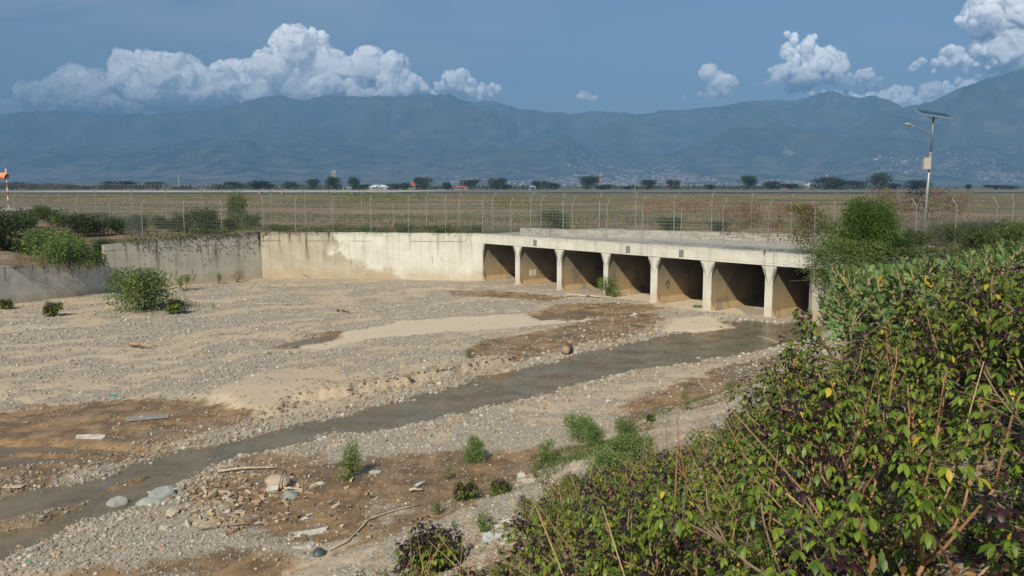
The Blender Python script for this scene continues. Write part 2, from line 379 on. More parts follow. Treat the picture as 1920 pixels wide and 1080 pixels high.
# ------------------------------------------------------------------ river bed
def bed_material():
    m, t, b = mat('river_bed')
    pos = t.node('ShaderNodeNewGeometry').outputs['Position']
    at_ = t.node('ShaderNodeAttribute', attribute_name='col'); sp = t.node('ShaderNodeSeparateColor', {0: at_.outputs['Color']})
    g, wet, pale = sp.outputs[0], sp.outputs[1], sp.outputs[2]
    a2 = t.node('ShaderNodeAttribute', attribute_name='soil').outputs['Fac']
    n1 = t.noise(pos, .9, 6, .65); n2 = t.noise(pos, 7, 6, .7); n3 = t.noise(pos, 40, 4, .7)
    sand = t.mix(t.ramp(n1, .35, .65), (.50, .405, .29), (.43, .35, .25))
    sand = t.mix(t.ramp(n2, .35, .7), sand, (.53, .44, .325))
    sand = t.mix(t.m('MULTIPLY', pale, .7), sand, (.60, .52, .39))
    sand = t.mix(a2, sand, (.26, .21, .155))
    v = t.voro(pos, 15, out='Color'); vd = t.voro(pos, 15); v2 = t.voro(pos, 38, out='Color'); vd2 = t.voro(pos, 38)
    sv = t.node('ShaderNodeSeparateColor', {0: v}).outputs[0]; sv2 = t.node('ShaderNodeSeparateColor', {0: v2}).outputs[0]
    gc1 = t.mix(t.ramp(sv, 0, 1, smooth=False), (.17, .155, .125), (.48, .445, .37)); gc2 = t.mix(t.ramp(sv2, 0, 1, smooth=False), (.21, .185, .145), (.48, .44, .36))
    gr = t.mix(t.ramp(n3, .4, .6), gc1, gc2)
    n4 = t.noise(pos, 11, 5, .8)
    thr = t.m('ADD', t.m('MULTIPLY', g, 1.0), t.m('ADD', t.m('MULTIPLY', t.m('SUBTRACT', n3, .5), 1.1), t.m('MULTIPLY', t.m('SUBTRACT', n4, .5), 1.3)))
    gm = t.m('MULTIPLY', t.ramp(thr, .36, .62), .9)
    peb = t.m('MULTIPLY', t.ramp(sv2, .50, .54), t.ramp(vd2, .34, .26))            # lone pebbles on the sand
    gm = t.m('MAXIMUM', gm, t.m('MULTIPLY', peb, t.ramp(g, .02, .3)))
    c = t.mix(gm, sand, gr)
    wc = t.mix(t.ramp(t.noise(pos, 1.3, 6, .7), .38, .62), (.155, .098, .048), (.34, .22, .11))
    wc = t.mix(t.m('MULTIPLY', gm, .65), wc, t.mix(1, gr, (.62, .56, .48), 'MULTIPLY'))
    wn_ = t.m('MULTIPLY', t.m('SUBTRACT', t.noise(t.scale(pos, (1, 1, 1)), 2.4, 7, .72), .5), 1.5)
    wet = t.m('ADD', wet, t.m('MULTIPLY', wn_, t.ramp(wet, .02, .25)), clamp=True)
    c = t.mix(t.ramp(wet, .22, .58), c, wc)
    c = t.mix(t.m('MULTIPLY', t.ramp(t.noise(pos, 1.6, 5, .7), .60, .70), .35), c, (.12, .15, .05))
    t.put(b.inputs['Base Color'], c)
    t.put(b.inputs['Roughness'], t.ramp(wet, .4, 1, .95, .36)); b.inputs['Specular IOR Level'].default_value = .3
    h = t.m('MULTIPLY', t.m('SUBTRACT', 1.0, vd), t.m('MULTIPLY', gm, 1.0)); h2 = t.m('MULTIPLY', t.m('SUBTRACT', 1.0, vd2), gm)
    hh = t.m('ADD', t.m('ADD', h, t.m('MULTIPLY', h2, .4)), t.m('MULTIPLY', n3, .35))
    t.put(b.inputs['Normal'], t.bump(hh, .55, .03))
    return m
NA, ND = 760, 900
aa = np.linspace(-.98, .98, NA); dd = np.geomspace(1.2, 84, ND)
A2, D2 = np.meshgrid(aa, dd); X2, Y2 = (A2 * D2).ravel(), D2.ravel()
Z2, g_, w_, p_, mud_, soil_, dry_ = terrain(X2, Y2, True)
Z2 = Z2 + g_ * (fbm(X2 * 9, Y2 * 9, 2, 131) - .5) * .02 * (dry_ > 0)
def grid_faces(nr, nc):
    i = np.arange(nr - 1)[:, None] * nc + np.arange(nc - 1)[None]
    return np.stack([i, i + 1, i + nc + 1, i + nc], -1).reshape(-1, 4)
me = mesh_np('riverbed', np.stack([X2, Y2, Z2], -1), [grid_faces(ND, NA)], np.stack([g_, w_, p_], -1), smooth=True)
me.attributes.new('soil', 'FLOAT', 'POINT').data.foreach_set('value', soil_.astype(np.float32))
M_BED = bed_material()
tag(obj('riverbed', me, M_BED), kind='structure')

# water: turbid shallow stream, one level sheet; the bed cuts its outline
m, t, b = mat('stream_water')
pos = t.node('ShaderNodeNewGeometry').outputs['Position']
rp = t.scale(pos, (1.0, 1.0, 1.0))
n = t.noise(rp, 2.2, 6, .62, .4); nf = t.noise(rp, 14, 4, .6)
t.put(b.inputs['Base Color'], t.mix(t.ramp(t.noise(pos, .5, 4, .6), .4, .62), (.19, .18, .125), (.25, .195, .12)))
b.inputs['Roughness'].default_value = .13; b.inputs['IOR'].default_value = 1.33
t.put(b.inputs['Alpha'], t.ramp(t.noise(pos, .8, 4, .6), .35, .65, .50, .85))
t.put(b.inputs['Normal'], t.bump(t.m('ADD', n, t.m('MULTIPLY', nf, .5)), .55, .06))
M_WATER = m
wa = np.linspace(-1, 1, 60); wd = np.geomspace(9, 66, 60)
WA, WD = np.meshgrid(wa, wd); wx_, wy_ = (WA * WD).ravel(), WD.ravel()
me = mesh_np('water', np.stack([wx_, wy_, np.full(wx_.shape, -3.548)], -1), [grid_faces(60, 60)], smooth=True)
keep = None
tag(obj('stream_water', me, M_WATER), 'shallow turbid stream winding through the gravel bed', kind='structure')

# ------------------------------------------------------------------ plain behind the walls
def lerp2(a, b, t): return (a[0] + (b[0] - a[0]) * t, a[1] + (b[1] - a[1]) * t)
ex = np.array(L1) - np.array(L0); ex /= np.linalg.norm(ex); nb = np.array([-ex[1], ex[0]])       # behind the low wall
OFF = 9.0
q0 = np.array(L0) + nb * OFF - ex * 40; q1 = np.array(L1) + nb * OFF - ex * 3
lb = (np.array(C1) - np.array(L1)); lb /= np.linalg.norm(lb); lbn = np.array([-lb[1], lb[0]])
back = .2
CE = E0 + EU * 26.0                                     # right end of the culvert face
fl = [tuple(q0), tuple(q1), tuple(np.array(L1) + lbn * back + lb * .2), tuple(np.array(C1) + np.array([0, back])), tuple(E0 + EW * back),
      tuple(CE + EW * back), tuple(CE + np.array([12.0, 0.6])), (75.0, 47.0)]
seg = []
for a_, b_ in zip(fl[:-1], fl[1:]):
    n_ = max(2, int(math.dist(a_, b_) / .5))
    seg += [lerp2(a_, b_, k / n_) for k in range(n_)]
seg.append(fl[-1]); FL = np.array(seg)
dirs = FL / np.linalg.norm(FL, axis=1, keepdims=True)
rr = np.concatenate([[0], np.geomspace(.4, 13500, 150)])
PX = FL[None, :, 0] + dirs[None, :, 0] * rr[:, None]; PY = FL[None, :, 1] + dirs[None, :, 1] * rr[:, None]
def plain_z(x, y):
    z = -.03 + (fbm(x * .25, y * .25, 3, 201) - .5) * .06
    z = z - .36 * np.exp(-np.hypot(x - L1[0], y - L1[1]) / 9)
    z = z + .25 * np.clip((y - 150) / 300, 0, 1) * fbm(x * .02, y * .02, 3, 205)
    uu = (x - E0[0]) * EU[0] + (y - E0[1]) * EU[1]; ww = (x - E0[0]) * EW[0] + (y - E0[1]) * EW[1]
    z = np.where((uu > -1) & (uu < 29) & (ww > -.5) & (ww < 9), -.06, z)
    return z
PZ = plain_z(PX, PY)
m, t, b = mat('dry_grass_plain')
pos = t.node('ShaderNodeNewGeometry').outputs['Position']; sxy = t.node('ShaderNodeSeparateXYZ', {0: pos})
nA = t.noise(t.scale(pos, (.016, .026, 1)), 1, 6, .62); nB = t.noise(t.scale(pos, (.12, .5, 1)), 1, 6, .7); nC = t.noise(pos, 2.2, 6, .75)
nD = t.noise(t.scale(pos, (.035, .07, 1)), 1, 5, .7)
c = t.mix(t.ramp(nA, .44, .54), (.34, .235, .165), (.16, .16, .075))
c = t.mix(t.ramp(nB, .46, .60), c, (.36, .27, .185)); c = t.mix(t.m('MULTIPLY', t.ramp(nD, .48, .58), .85), c, (.11, .13, .05))
c = t.mix(t.m('MULTIPLY', t.ramp(nC, .45, .7), .6), c, (.11, .09, .06))
yfar = t.ramp(sxy.outputs[1], 290, 360); c = t.mix(t.m('MULTIPLY', yfar, .65), c, (.14, .16, .055))
far2 = t.ramp(sxy.outputs[1], 900, 1500); c = t.mix(t.m('MULTIPLY', far2, .8), c, t.mix(t.ramp(t.noise(pos, .01, 4, .6), .4, .6), (.045, .065, .028), (.15, .14, .10)))
t.put(b.inputs['Base Color'], c); b.inputs['Specular IOR Level'].default_value = .1
t.put(b.inputs['Normal'], t.bump(nC, .9, .35)); b.inputs['Roughness'].default_value = 1
M_PLAIN = m
nr, nc = PX.shape
me = mesh_np('plain', np.stack([PX.ravel(), PY.ravel(), PZ.ravel()], -1), [grid_faces(nr, nc)], smooth=True)
tag(obj('grass_plain', me, M_PLAIN), kind='structure')

# embankment behind the low wall
TOPL = [(-1.03 - (-1.41 + 1.03) * 1.3), -1.41]
k1 = np.linspace(-.35, 1, 140); k2 = np.linspace(0, 1, 50)
zt = lambda k: -1.41 + (1 - k) * .85
K1, K2 = np.meshgrid(k1, k2)
bx = L0[0] + (L1[0] - L0[0]) * K1 + nb[0] * (.15 + (OFF + 1.5) * K2); by = L0[1] + (L1[1] - L0[1]) * K1 + nb[1] * (.15 + (OFF + 1.5) * K2)
bz = (zt(K1) - .18) * (1 - K2 ** .8) + (fbm(bx * .6, by * .6, 4, 211) - .5) * .8 * np.sin(np.pi * np.clip(K2, 0, 1)) + .02 * K2
M_SOIL = simple('stony_soil', (.21, .17, .125), .95, 0, .35, 3.0, .8, .2)
me = mesh_np('embankment', np.stack([bx.ravel(), by.ravel(), bz.ravel()], -1), [grid_faces(50, 140)], smooth=True)
tag(obj('embankment_ground', me, M_SOIL), kind='structure')
def emb(px, py, Y):
    v = at(px, py, Y); return v

# runway strip and taxiway on the plain
M_RUN = simple('runway_paving', (.165, .165, .165), .85, 0, .12, .05, 0, .3)
M_WHITE = simple('pale_paving', (.42, .42, .40), .8, 0, .06, .3)
def flat_poly(name, pts, z, m_, **k):
    v = [(x, y, z) for x, y in pts]
    me = bpy.data.meshes.new(name); me.from_pydata(v, [], [tuple(range(len(v)))]); me.update()
    return tag(obj(name, me, m_), **k)
flat_poly('runway', [(-900, 385), (1100, 385), (1100, 640), (-900, 640)], .42, M_RUN, kind='structure')
flat_poly('runway_marking', [(-260, 388), (-55, 388), (-35, 560), (-260, 560)], .46, M_WHITE, kind='structure')
flat_poly('service_road', [P(-60, 392, 0), P(60, 389.5, 0), P(130, 391, 0), P(110, 393.5, 0), P(40, 395.5, 0), P(-60, 398, 0)], .06, simple('road_concrete', (.42, .40, .36), .9, 0, .15, .5), kind='structure')

# ------------------------------------------------------------------ concrete materials (uv in metres: u along, v height)
def concrete(name, paint=0.0, base=(.33, .31, .27), rough_edge=None, streak=.8, sandy=.6, cth=.54, joint=.7):
    m, t, b = mat(name)
    uv = t.node('ShaderNodeUVMap', uv_map='uv').outputs[0]; su = t.node('ShaderNodeSeparateXYZ', {0: uv}); u, v = su.outputs[0], su.outputs[1]
    n1 = t.noise(uv, .8, 6, .65); n2 = t.noise(uv, 6, 6, .7); n3 = t.noise(uv, 25, 4, .7)
    bare = t.mix(t.ramp(n1, .3, .7), tuple(q * .84 for q in base), tuple(q * 1.12 for q in base))
    bare = t.mix(t.m('MULTIPLY', t.ramp(n2, .5, .72), .45), bare, (.40, .38, .33))
    cream = t.mix(t.ramp(n1, .3, .7), (.56, .55, .48), (.67, .66, .60))
    cream = t.mix(t.m('MULTIPLY', t.ramp(n2, .52, .75), .35), cream, (.58, .55, .45))
    if rough_edge is not None:     # paint covers u > edge, ragged; bare band low down left of edge2
        e0, e1 = rough_edge
        pe = t.ramp(t.m('ADD', u, t.m('ADD', t.m('MULTIPLY', t.m('SUBTRACT', n1, .5), 8.0), t.m('MULTIPLY', t.m('SUBTRACT', n2, .5), 2.2))), e0 - .9, e0 + .9)
        lowb = t.m('ADD', v, t.m('MULTIPLY', t.m('SUBTRACT', n1, .5), 2.6)); lim = t.ramp(u, e0, e1, 1.9, -.4, smooth=False)
        pb = t.ramp(t.m('ADD', t.m('SUBTRACT', lowb, lim), t.m('MULTIPLY', t.m('SUBTRACT', n2, .5), .8)), -.25, .30)
        pf = t.m('MULTIPLY', pe, pb)
    else: pf = paint
    c = t.mix(pf, bare, cream)
    # dark vertical run-off streaks, starting at the top
    sn = t.noise(t.scale(uv, (1.5, .10, 1)), 1.6, 5, .65, .15); sn2 = t.noise(t.scale(uv, (5, .22, 1)), 1.5, 4, .6)
    s1 = t.m('MULTIPLY', t.ramp(sn, .50, .66), t.ramp(v, .6, 3.3)); s2 = t.m('MULTIPLY', t.ramp(sn2, .55, .7), t.ramp(v, 1.0, 3.4, 0, .7))
    st_ = t.m('MULTIPLY', t.m('MAXIMUM', s1, s2), t.m('SUBTRACT', streak, t.m('MULTIPLY', pf, streak * .62)))
    c = t.mix(st_, c, (.055, .05, .04))
    # grime band at the coping
    gb = t.m('MULTIPLY', t.ramp(t.m('ADD', v, t.m('MULTIPLY', n2, .7)), 3.55, 4.0), t.m('SUBTRACT', .8, t.m('MULTIPLY', pf, .42)))
    c = t.mix(t.m('MULTIPLY', gb, t.ramp(n1, .35, .55)), c, (.07, .065, .055))
    # silt stain near the ground
    sb = t.ramp(t.m('ADD', v, t.m('MULTIPLY', t.m('SUBTRACT', n1, .5), 1.5)), 1.15, .1); c = t.mix(t.m('MULTIPLY', sb, sandy), c, (.43, .33, .20))
    # patches of broken skin and cracks
    ew = t.v('ADD', uv, t.v('MULTIPLY', t.v('SUBTRACT', t.noise(uv, 1.7, 4, .7, col=True), (.5,) * 3), (.9, .9, 0)))
    cr = t.voro(ew, .36, 'DISTANCE_TO_EDGE'); crm = t.m('MULTIPLY', t.ramp(cr, .007, .002), t.ramp(t.noise(uv, .5, 3, .5), cth, cth + .1))
    c = t.mix(crm, c, (.05, .045, .035))
    jl = t.m('ABSOLUTE', t.m('SUBTRACT', t.m('ADD', v, t.m('MULTIPLY', t.m('SUBTRACT', n2, .5), .1)), 2.92)); jm = t.m('MULTIPLY', t.ramp(jl, .03, .008), t.ramp(t.noise(uv, .45, 2, .5), .42, .5))
    c = t.mix(t.m('MULTIPLY', jm, joint), c, (.05, .045, .035))
    fr = t.m('FRACT', t.m('DIVIDE', u, 1.22)); fl_ = t.ramp(t.m('ABSOLUTE', t.m('SUBTRACT', fr, .5)), .016, .004); c = t.mix(t.m('MULTIPLY', fl_, .22), c, (.12, .11, .09))
    t.put(b.inputs['Base Color'], c); b.inputs['Roughness'].default_value = .9; b.inputs['Specular IOR Level'].default_value = .25
    hh = t.m('ADD', t.m('MULTIPLY', n3, .3), t.m('SUBTRACT', n2, t.m('ADD', t.m('MULTIPLY', crm, 1.5), jm)))
    t.put(b.inputs['Normal'], t.bump(hh, .5, .03))
    return m
M_BARE = concrete('weathered_concrete', 0.0, (.46, .44, .37), None, 1.0, .5)
M_LOW = concrete('low_wall_concrete', 0.0, (.55, .54, .48), None, 1.0, .5)
M_BACK = concrete('limewashed_concrete', 1.0, (.44, .40, .31), (5.6, 13.0), .95, .55)
M_CREAM = concrete('cream_concrete', 1.0, (.36, .33, .27), None, .6, .35, .62, 0.0)

def wall(name, a, b, za, zb, m_, thick=.42, zbase=-4.0, n=60):
    """wall between plan points; front faces the river. uv v = height above -3.5"""
    a, b = np.array(a), np.array(b); e = (b - a) / np.linalg.norm(b - a); nn = np.array([-e[1], e[0]]); L = np.linalg.norm(b - a)
    mb = MB(); k = np.linspace(0, 1, n); zz = za + (zb - za) * k
    zz = zz + (fbm(k * L * .9, k * 0 + zb, 3, 5) - .5) * .05
    fx = a[0] + (b[0] - a[0]) * k; fy = a[1] + (b[1] - a[1]) * k
    ks = np.linspace(0, 1, 14)
    V_, UV_ = [], []
    for q in ks:
        z_ = zbase + (zz - zbase) * q
        V_.append(np.stack([fx, fy, z_], -1)); UV_.append(np.stack([k * L, np.clip(z_ + 3.5, -1, 9) * (3.55 / (3.5 + (za + zb) / 2))], -1))
    V_.append(np.stack([fx + nn[0] * thick, fy + nn[1] * thick, zz], -1)); UV_.append(np.stack([k * L, zz * 0 + 3.9], -1))
    V_.append(np.stack([fx + nn[0] * thick, fy + nn[1] * thick, zz * 0 + zbase], -1)); UV_.append(np.stack([k * L, zz * 0], -1))
    V_, UV_ = np.vstack(V_), np.vstack(UV_)
    f = grid_faces(16, n)
    ends = np.array([[0, 13 * n, 14 * n, 15 * n], [n - 1, 15 * n + n - 1, 14 * n + n - 1, 13 * n + n - 1]])
    mb.add(V_, [f, ends], None, UV_)
    return mb
o = wall('w', np.array(L0) - ex * 20, np.array(L1) - ex * .03, -.2, -1.41, M_LOW).build('retaining_wall', M_LOW, uv=True)
tag(o, 'low grey stained concrete wall, stepped down below the bushy bank', 'wall')
o = wall('w', L1, np.array(C1) - lb * .02, -.31, .10, M_BARE).build('retaining_wall', M_BARE, uv=True)
tag(o, 'tall weathered grey concrete wall with dark streaks, angled toward the corner', 'wall')
o = wall('w', C1, E0, .10, .02, M_BACK).build('retaining_wall', M_BACK, uv=True)
tag(o, 'cream painted concrete wall with bare left end, next to the culvert', 'wall')
o = wall('w', CE + EU * .03, CE + np.array([12.0, .5]), -.02, -.02, M_BARE).build('retaining_wall', M_BARE, uv=True)
tag(o, 'concrete wing wall mostly hidden by shrubs beyond the last culvert opening', 'wall')

# ------------------------------------------------------------------ culvert
# pier fronts measured: left edge, right edge (photo px) and bottom row
PIERS = [(966, 974, 536), (1044, 1052, 542), (1131, 1139, 553), (1219, 1231, 567), (1317, 1332, 580), (1432, 1446, 597)]
def u_of(px, py):
    """where the vertical plane of sight through column px cuts the face line"""
    q = np.array(P(px, py)); a_ = q[0] / q[1]
    return (E0[0] - a_ * E0[1]) / (a_ * EU[1] - EU[0])
culv = empty('box_culvert', (E0[0], E0[1], -3.5), 'cream concrete box culvert with seven square openings', 'culvert')
CO = np.array([E0[0], E0[1], -3.5])
def LC(u, w, z): return np.array([EU[0] * u + EW[0] * w, EU[1] * u + EW[1] * w, z + 3.5])
ZS = -.68; DEP = 13.0
pu = [(u_of(a_, y_), u_of(b_, y_)) for a_, b_, y_ in PIERS]
us = [(-.45, 0.0)] + pu
lastw = pu[-1][0] - pu[-2][1]
ul_ = u_of(1556, 613); us.append((ul_, ul_ + .3))
UEND = us[-1][1]
CE_ = E0 + EU * UEND
def prism(mb, poly, w0, w1, wseg=1, uvs=True):
    """poly in (u,z), extruded in w; uv: along the longest horizontal direction and height"""
    ws = np.linspace(w0, w1, wseg + 1); n_ = len(poly)
    V_ = np.array([LC(u, w, z) for w in ws for u, z in poly]); UV_ = np.array([(u + w * 1.0, (z + 3.5)) for w in ws for u, z in poly])
    i = np.arange(wseg)[:, None] * n_; j = np.arange(n_)[None]; k = (j + 1) % n_
    q = np.stack([i + j, i + k, i + n_ + k, i + n_ + j], -1).reshape(-1, 4)
    mb.add(V_, [q], None, UV_)
    cu, cz = np.mean(poly, axis=0)
    for w, rev in ((w0, False), (w1, True)):
        V_ = np.array([LC(u, w, z) for u, z in poly] + [LC(cu, w, cz)]); UV_ = np.array([(u, z + 3.5) for u, z in poly] + [(cu, cz + 3.5)])
        a_ = np.arange(n_); b_ = (a_ + 1) % n_; c_ = np.full(n_, n_)
        mb.add(V_, [np.stack([b_, a_, c_] if rev else [a_, b_, c_], -1)], None, UV_)
def culvert_inner():
    m, t, b = mat('culvert_lining')
    uv = t.node('ShaderNodeUVMap', uv_map='uv').outputs[0]; su = t.node('ShaderNodeSeparateXYZ', {0: uv}); u, v = su.outputs[0], su.outputs[1]
    n1 = t.noise(uv, 1.3, 6, .65); n2 = t.noise(uv, 7, 5, .7)
    c = t.mix(t.ramp(n1, .35, .65), (.26, .215, .145), (.36, .29, .185))
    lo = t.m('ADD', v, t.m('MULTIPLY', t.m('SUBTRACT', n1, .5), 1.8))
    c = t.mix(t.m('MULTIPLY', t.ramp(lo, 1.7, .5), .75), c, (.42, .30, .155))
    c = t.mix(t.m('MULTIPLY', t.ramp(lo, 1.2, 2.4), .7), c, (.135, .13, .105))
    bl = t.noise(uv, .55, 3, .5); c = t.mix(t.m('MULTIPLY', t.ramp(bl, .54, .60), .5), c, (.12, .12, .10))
    sn = t.noise(t.scale(uv, (3, .15, 1)), 1.6, 4, .6); c = t.mix(t.m('MULTIPLY', t.ramp(sn, .52, .66), .45), c, (.16, .125, .08))
    t.put(b.inputs['Base Color'], c); b.inputs['Roughness'].default_value = .85
    t.put(b.inputs['Normal'], t.bump(n2, .4, .03)); return m
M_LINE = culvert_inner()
HX, HZ = .25, .22
for i, (ua, ub) in enumerate(us):
    first, last = i == 0, i == len(us) - 1
    # pier skin: front block (cream) and the long wall behind it (mud-stained lining)
    lft = [] if first else [(ua, -3.9), (ua - .26, -3.36), (ua, -3.12)]
    poly = [(ua, -3.9)]
    if not first: poly = [(ua, -3.9), (ua, ZS - HZ), (ua - HX, ZS)]
    else: poly = [(ua, -3.9), (ua, ZS)]
    if not last: poly += [(ub + HX, ZS), (ub, ZS - HZ), (ub, -3.9)]
    else: poly += [(ub, ZS), (ub, -3.9)]
    poly = poly[::-1]
    mb = MB(); prism(mb, poly, 0.0, .05); mb.build('pier_front', M_CREAM, culv, uv=True)
    base = [(ub, -3.9), (ub, ZS - HZ), (ub + HX, ZS)] if not last else [(ub, -3.9), (ub, ZS)]
    inner = [(ua, -3.9), (ua, ZS - HZ), (ua - HX, ZS)] if not first else [(ua, -3.9), (ua, ZS)]
    poly = ([(ub + .30, -3.9), (ub + .30, -3.40), (ub + .02, -3.10), (ub + .02, ZS - HZ), (ub + HX, ZS)] if not last else base)
    poly = poly + inner[::-1]
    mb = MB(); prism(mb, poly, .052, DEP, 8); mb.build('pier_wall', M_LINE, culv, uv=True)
mb = MB()
un = np.linspace(-.45, UEND, 70); zt2 = .02 + (fbm(un * .6, un * 0, 3, 33) - .5) * .05
vs, uvv = [], []
for row, (w, z) in enumerate(((-.04, ZS), (-.04, None), (.34, None), (.34, ZS))):
    for k_, u_ in enumerate(un):
        z_ = zt2[k_] if z is None else z
        wob = (-.04 + .02 * (vnoise(np.array([u_ * 1.5]), np.array([z_ * 2]), 3)[0] - .5)) if w < 0 else w
        vs.append(LC(u_, wob, z_)); uvv.append((u_ + (w > 0) * .3, z_ + 3.5))
nn_ = len(un); f = grid_faces(4, nn_); f2 = np.stack([np.arange(nn_ - 1) + 3 * nn_, np.arange(nn_ - 1) + 1 + 3 * nn_, np.arange(nn_ - 1) + 1, np.arange(nn_ - 1)], -1)
ends = np.array([[0, nn_, 2 * nn_, 3 * nn_], [nn_ - 1, 4 * nn_ - 1, 3 * nn_ - 1, 2 * nn_ - 1]])
mb.add(np.array(vs), [f, f2, ends], None, np.array(uvv)); mb.build('fascia', M_CREAM, culv, uv=True)
M_DECK = simple('deck_concrete', (.40, .375, .32), .9, 0, .22, 1.2, .3)
mb = MB(); mb.obox(LC(UEND / 2, (DEP + .342) / 2, ZS / 2), LC(UEND / 2, 0, -3.5), LC(0, (DEP - .342) / 2, -3.5), LC(0, 0, -3.5 + abs(ZS) / 2 - .004))
dk = mb.build('deck_slab', M_DECK, culv)
# small recessed number plates on the fascia
M_PLATE = simple('grey_plate', (.20, .20, .18), .7, 0, .25, 9)
M_INK = simple('dark_ink', (.06, .055, .05), .8)
for px_, py_ in ((1004, 450), (1177, 464.5), (1276, 471)):
    u_ = u_of(px_, 545 + (px_ - 1004) * .12)
    mb = MB(); mb.obox(LC(u_, -.062, -3.5 - .36 + 3.5 - 3.5 + 3.5), LC(.15, 0, -3.5), LC(0, .02, -3.5), LC(0, 0, -3.5 + .20)); pl = mb.build('number_plate', M_PLATE, culv)
def text_obj(s_, size, m_, loc, xdir, zdir, parent, name, off=0.0):
    cu = bpy.data.curves.new(name, 'FONT'); cu.body = s_; cu.size = size; cu.align_x = 'CENTER'; cu.align_y = 'CENTER'; cu.extrude = .004
    tmp = bpy.data.objects.new('t', cu); COL.objects.link(tmp); dg = bpy.context.evaluated_depsgraph_get()
    me_ = bpy.data.meshes.new_from_object(tmp.evaluated_get(dg)); bpy.data.objects.remove(tmp)
    xd, zd = Vector(xdir).normalized(), Vector(zdir).normalized(); nd = xd.cross(zd)
    for v_ in me_.vertices: v_.co = Vector(loc) + xd * v_.co.x + zd * v_.co.y + nd * (v_.co.z + off)
    me_.materials.clear(); return obj(name, me_, m_, parent)
M_RED = simple('red_paint', (.45, .10, .07), .8); M_WPAINT = simple('white_paint', (.66, .62, .52), .8, 0, .1, 4)
ew3 = (EW[0], EW[1], 0); eu3 = (EU[0], EU[1], 0)
# "2" painted on the wall of the second opening, a patch behind it
ub = us[1][1] + .03
mb = MB(); mb.obox(LC(ub, 1.25, -2.62), LC(.012, 0, -3.5), LC(0, .30, -3.5), LC(0, 0, -3.5 + .22)); mb.build('painted_patch', M_WPAINT, culv)
text_obj('2', .42, M_RED, LC(ub + .016, 1.25, -2.62), ew3, (0, 0, 1), culv, 'painted_numeral')
ub = us[4][1] + .03
mb = MB()
for a_, b_ in (((.75, 1.05), (1.0, 1.40)), ((1.0, 1.40), (1.15, 1.1)), ((1.15, 1.1), (.98, .85)), ((.98, .85), (.9, 1.25)), ((.9, 1.25), (1.12, 1.2))):
    mb.bar(LC(ub, a_[0], a_[1] - 3.5), LC(ub, b_[0], b_[1] - 3.5), .03)
mb.build('painted_scribble', M_INK, culv)
ub = us[3][1] + .03
mb = MB()
for a_, b_ in (((1.25, 1.75), (1.65, 1.75)), ((1.65, 1.75), (1.65, 1.62)), ((1.65, 1.62), (1.25, 1.62)), ((1.25, 1.62), (1.25, 1.75)), ((1.45, 1.75), (1.45, 1.62))):
    mb.bar(LC(ub, a_[0], a_[1] - 3.5), LC(ub, b_[0], b_[1] - 3.5), .035)
mb.build('painted_frame', M_RED, culv)

# rear parapet: rubble-faced low wall along the far side of the deck
M_RUB = None
m, t, b = mat('rubble_masonry'); pos = t.node('ShaderNodeNewGeometry').outputs['Position']
vd = t.voro(t.scale(pos, (1, 1, 1.6)), 2.6, 'DISTANCE_TO_EDGE'); vc = t.node('ShaderNodeSeparateColor', {0: t.voro(t.scale(pos, (1, 1, 1.6)), 2.6, out='Color')}).outputs[0]
c = t.mix(vc, (.25, .24, .21), (.42, .40, .35)); c = t.mix(t.ramp(vd, .07, .02), c, (.37, .36, .33)); c = t.mix(t.ramp(t.noise(pos, 1.5, 5, .7), .45, .65), c, (.40, .39, .36))
t.put(b.inputs['Base Color'], c); t.put(b.inputs['Normal'], t.bump(t.ramp(vd, 0, .12), .5, .05)); M_RUB = m
rp0, rp1 = np.array(P(975, 441, 0)), np.array(P(1660, 456, 0))
mb = MB(); e_ = (rp1 - rp0) / np.linalg.norm(rp1 - rp0); n_ = np.array([-e_[1], e_[0]]); Lr = np.linalg.norm(rp1 - rp0); kk = 40
kr = np.linspace(0, 1, 80); hr = .46 + (fbm(kr * Lr * .8, kr * 0, 3, 61) - .5) * .14
rows = [(0, -.12 + 0 * kr), (.02, hr), (.5, hr + .01), (.52, -.12 + 0 * kr)]
vv = np.vstack([np.stack([rp0[0] + e_[0] * Lr * kr + n_[0] * w_o, rp0[1] + e_[1] * Lr * kr + n_[1] * w_o, h_], -1) for w_o, h_ in rows])
mb.add(vv, [grid_faces(4, 80), np.array([[0, 80, 160, 240], [79, 319, 239, 159]])])
o = mb.build('parapet_wall', M_RUB); tag(o, 'low rubble stone parapet along the far side of the culvert road', 'wall')
REAR = (rp0, rp1)
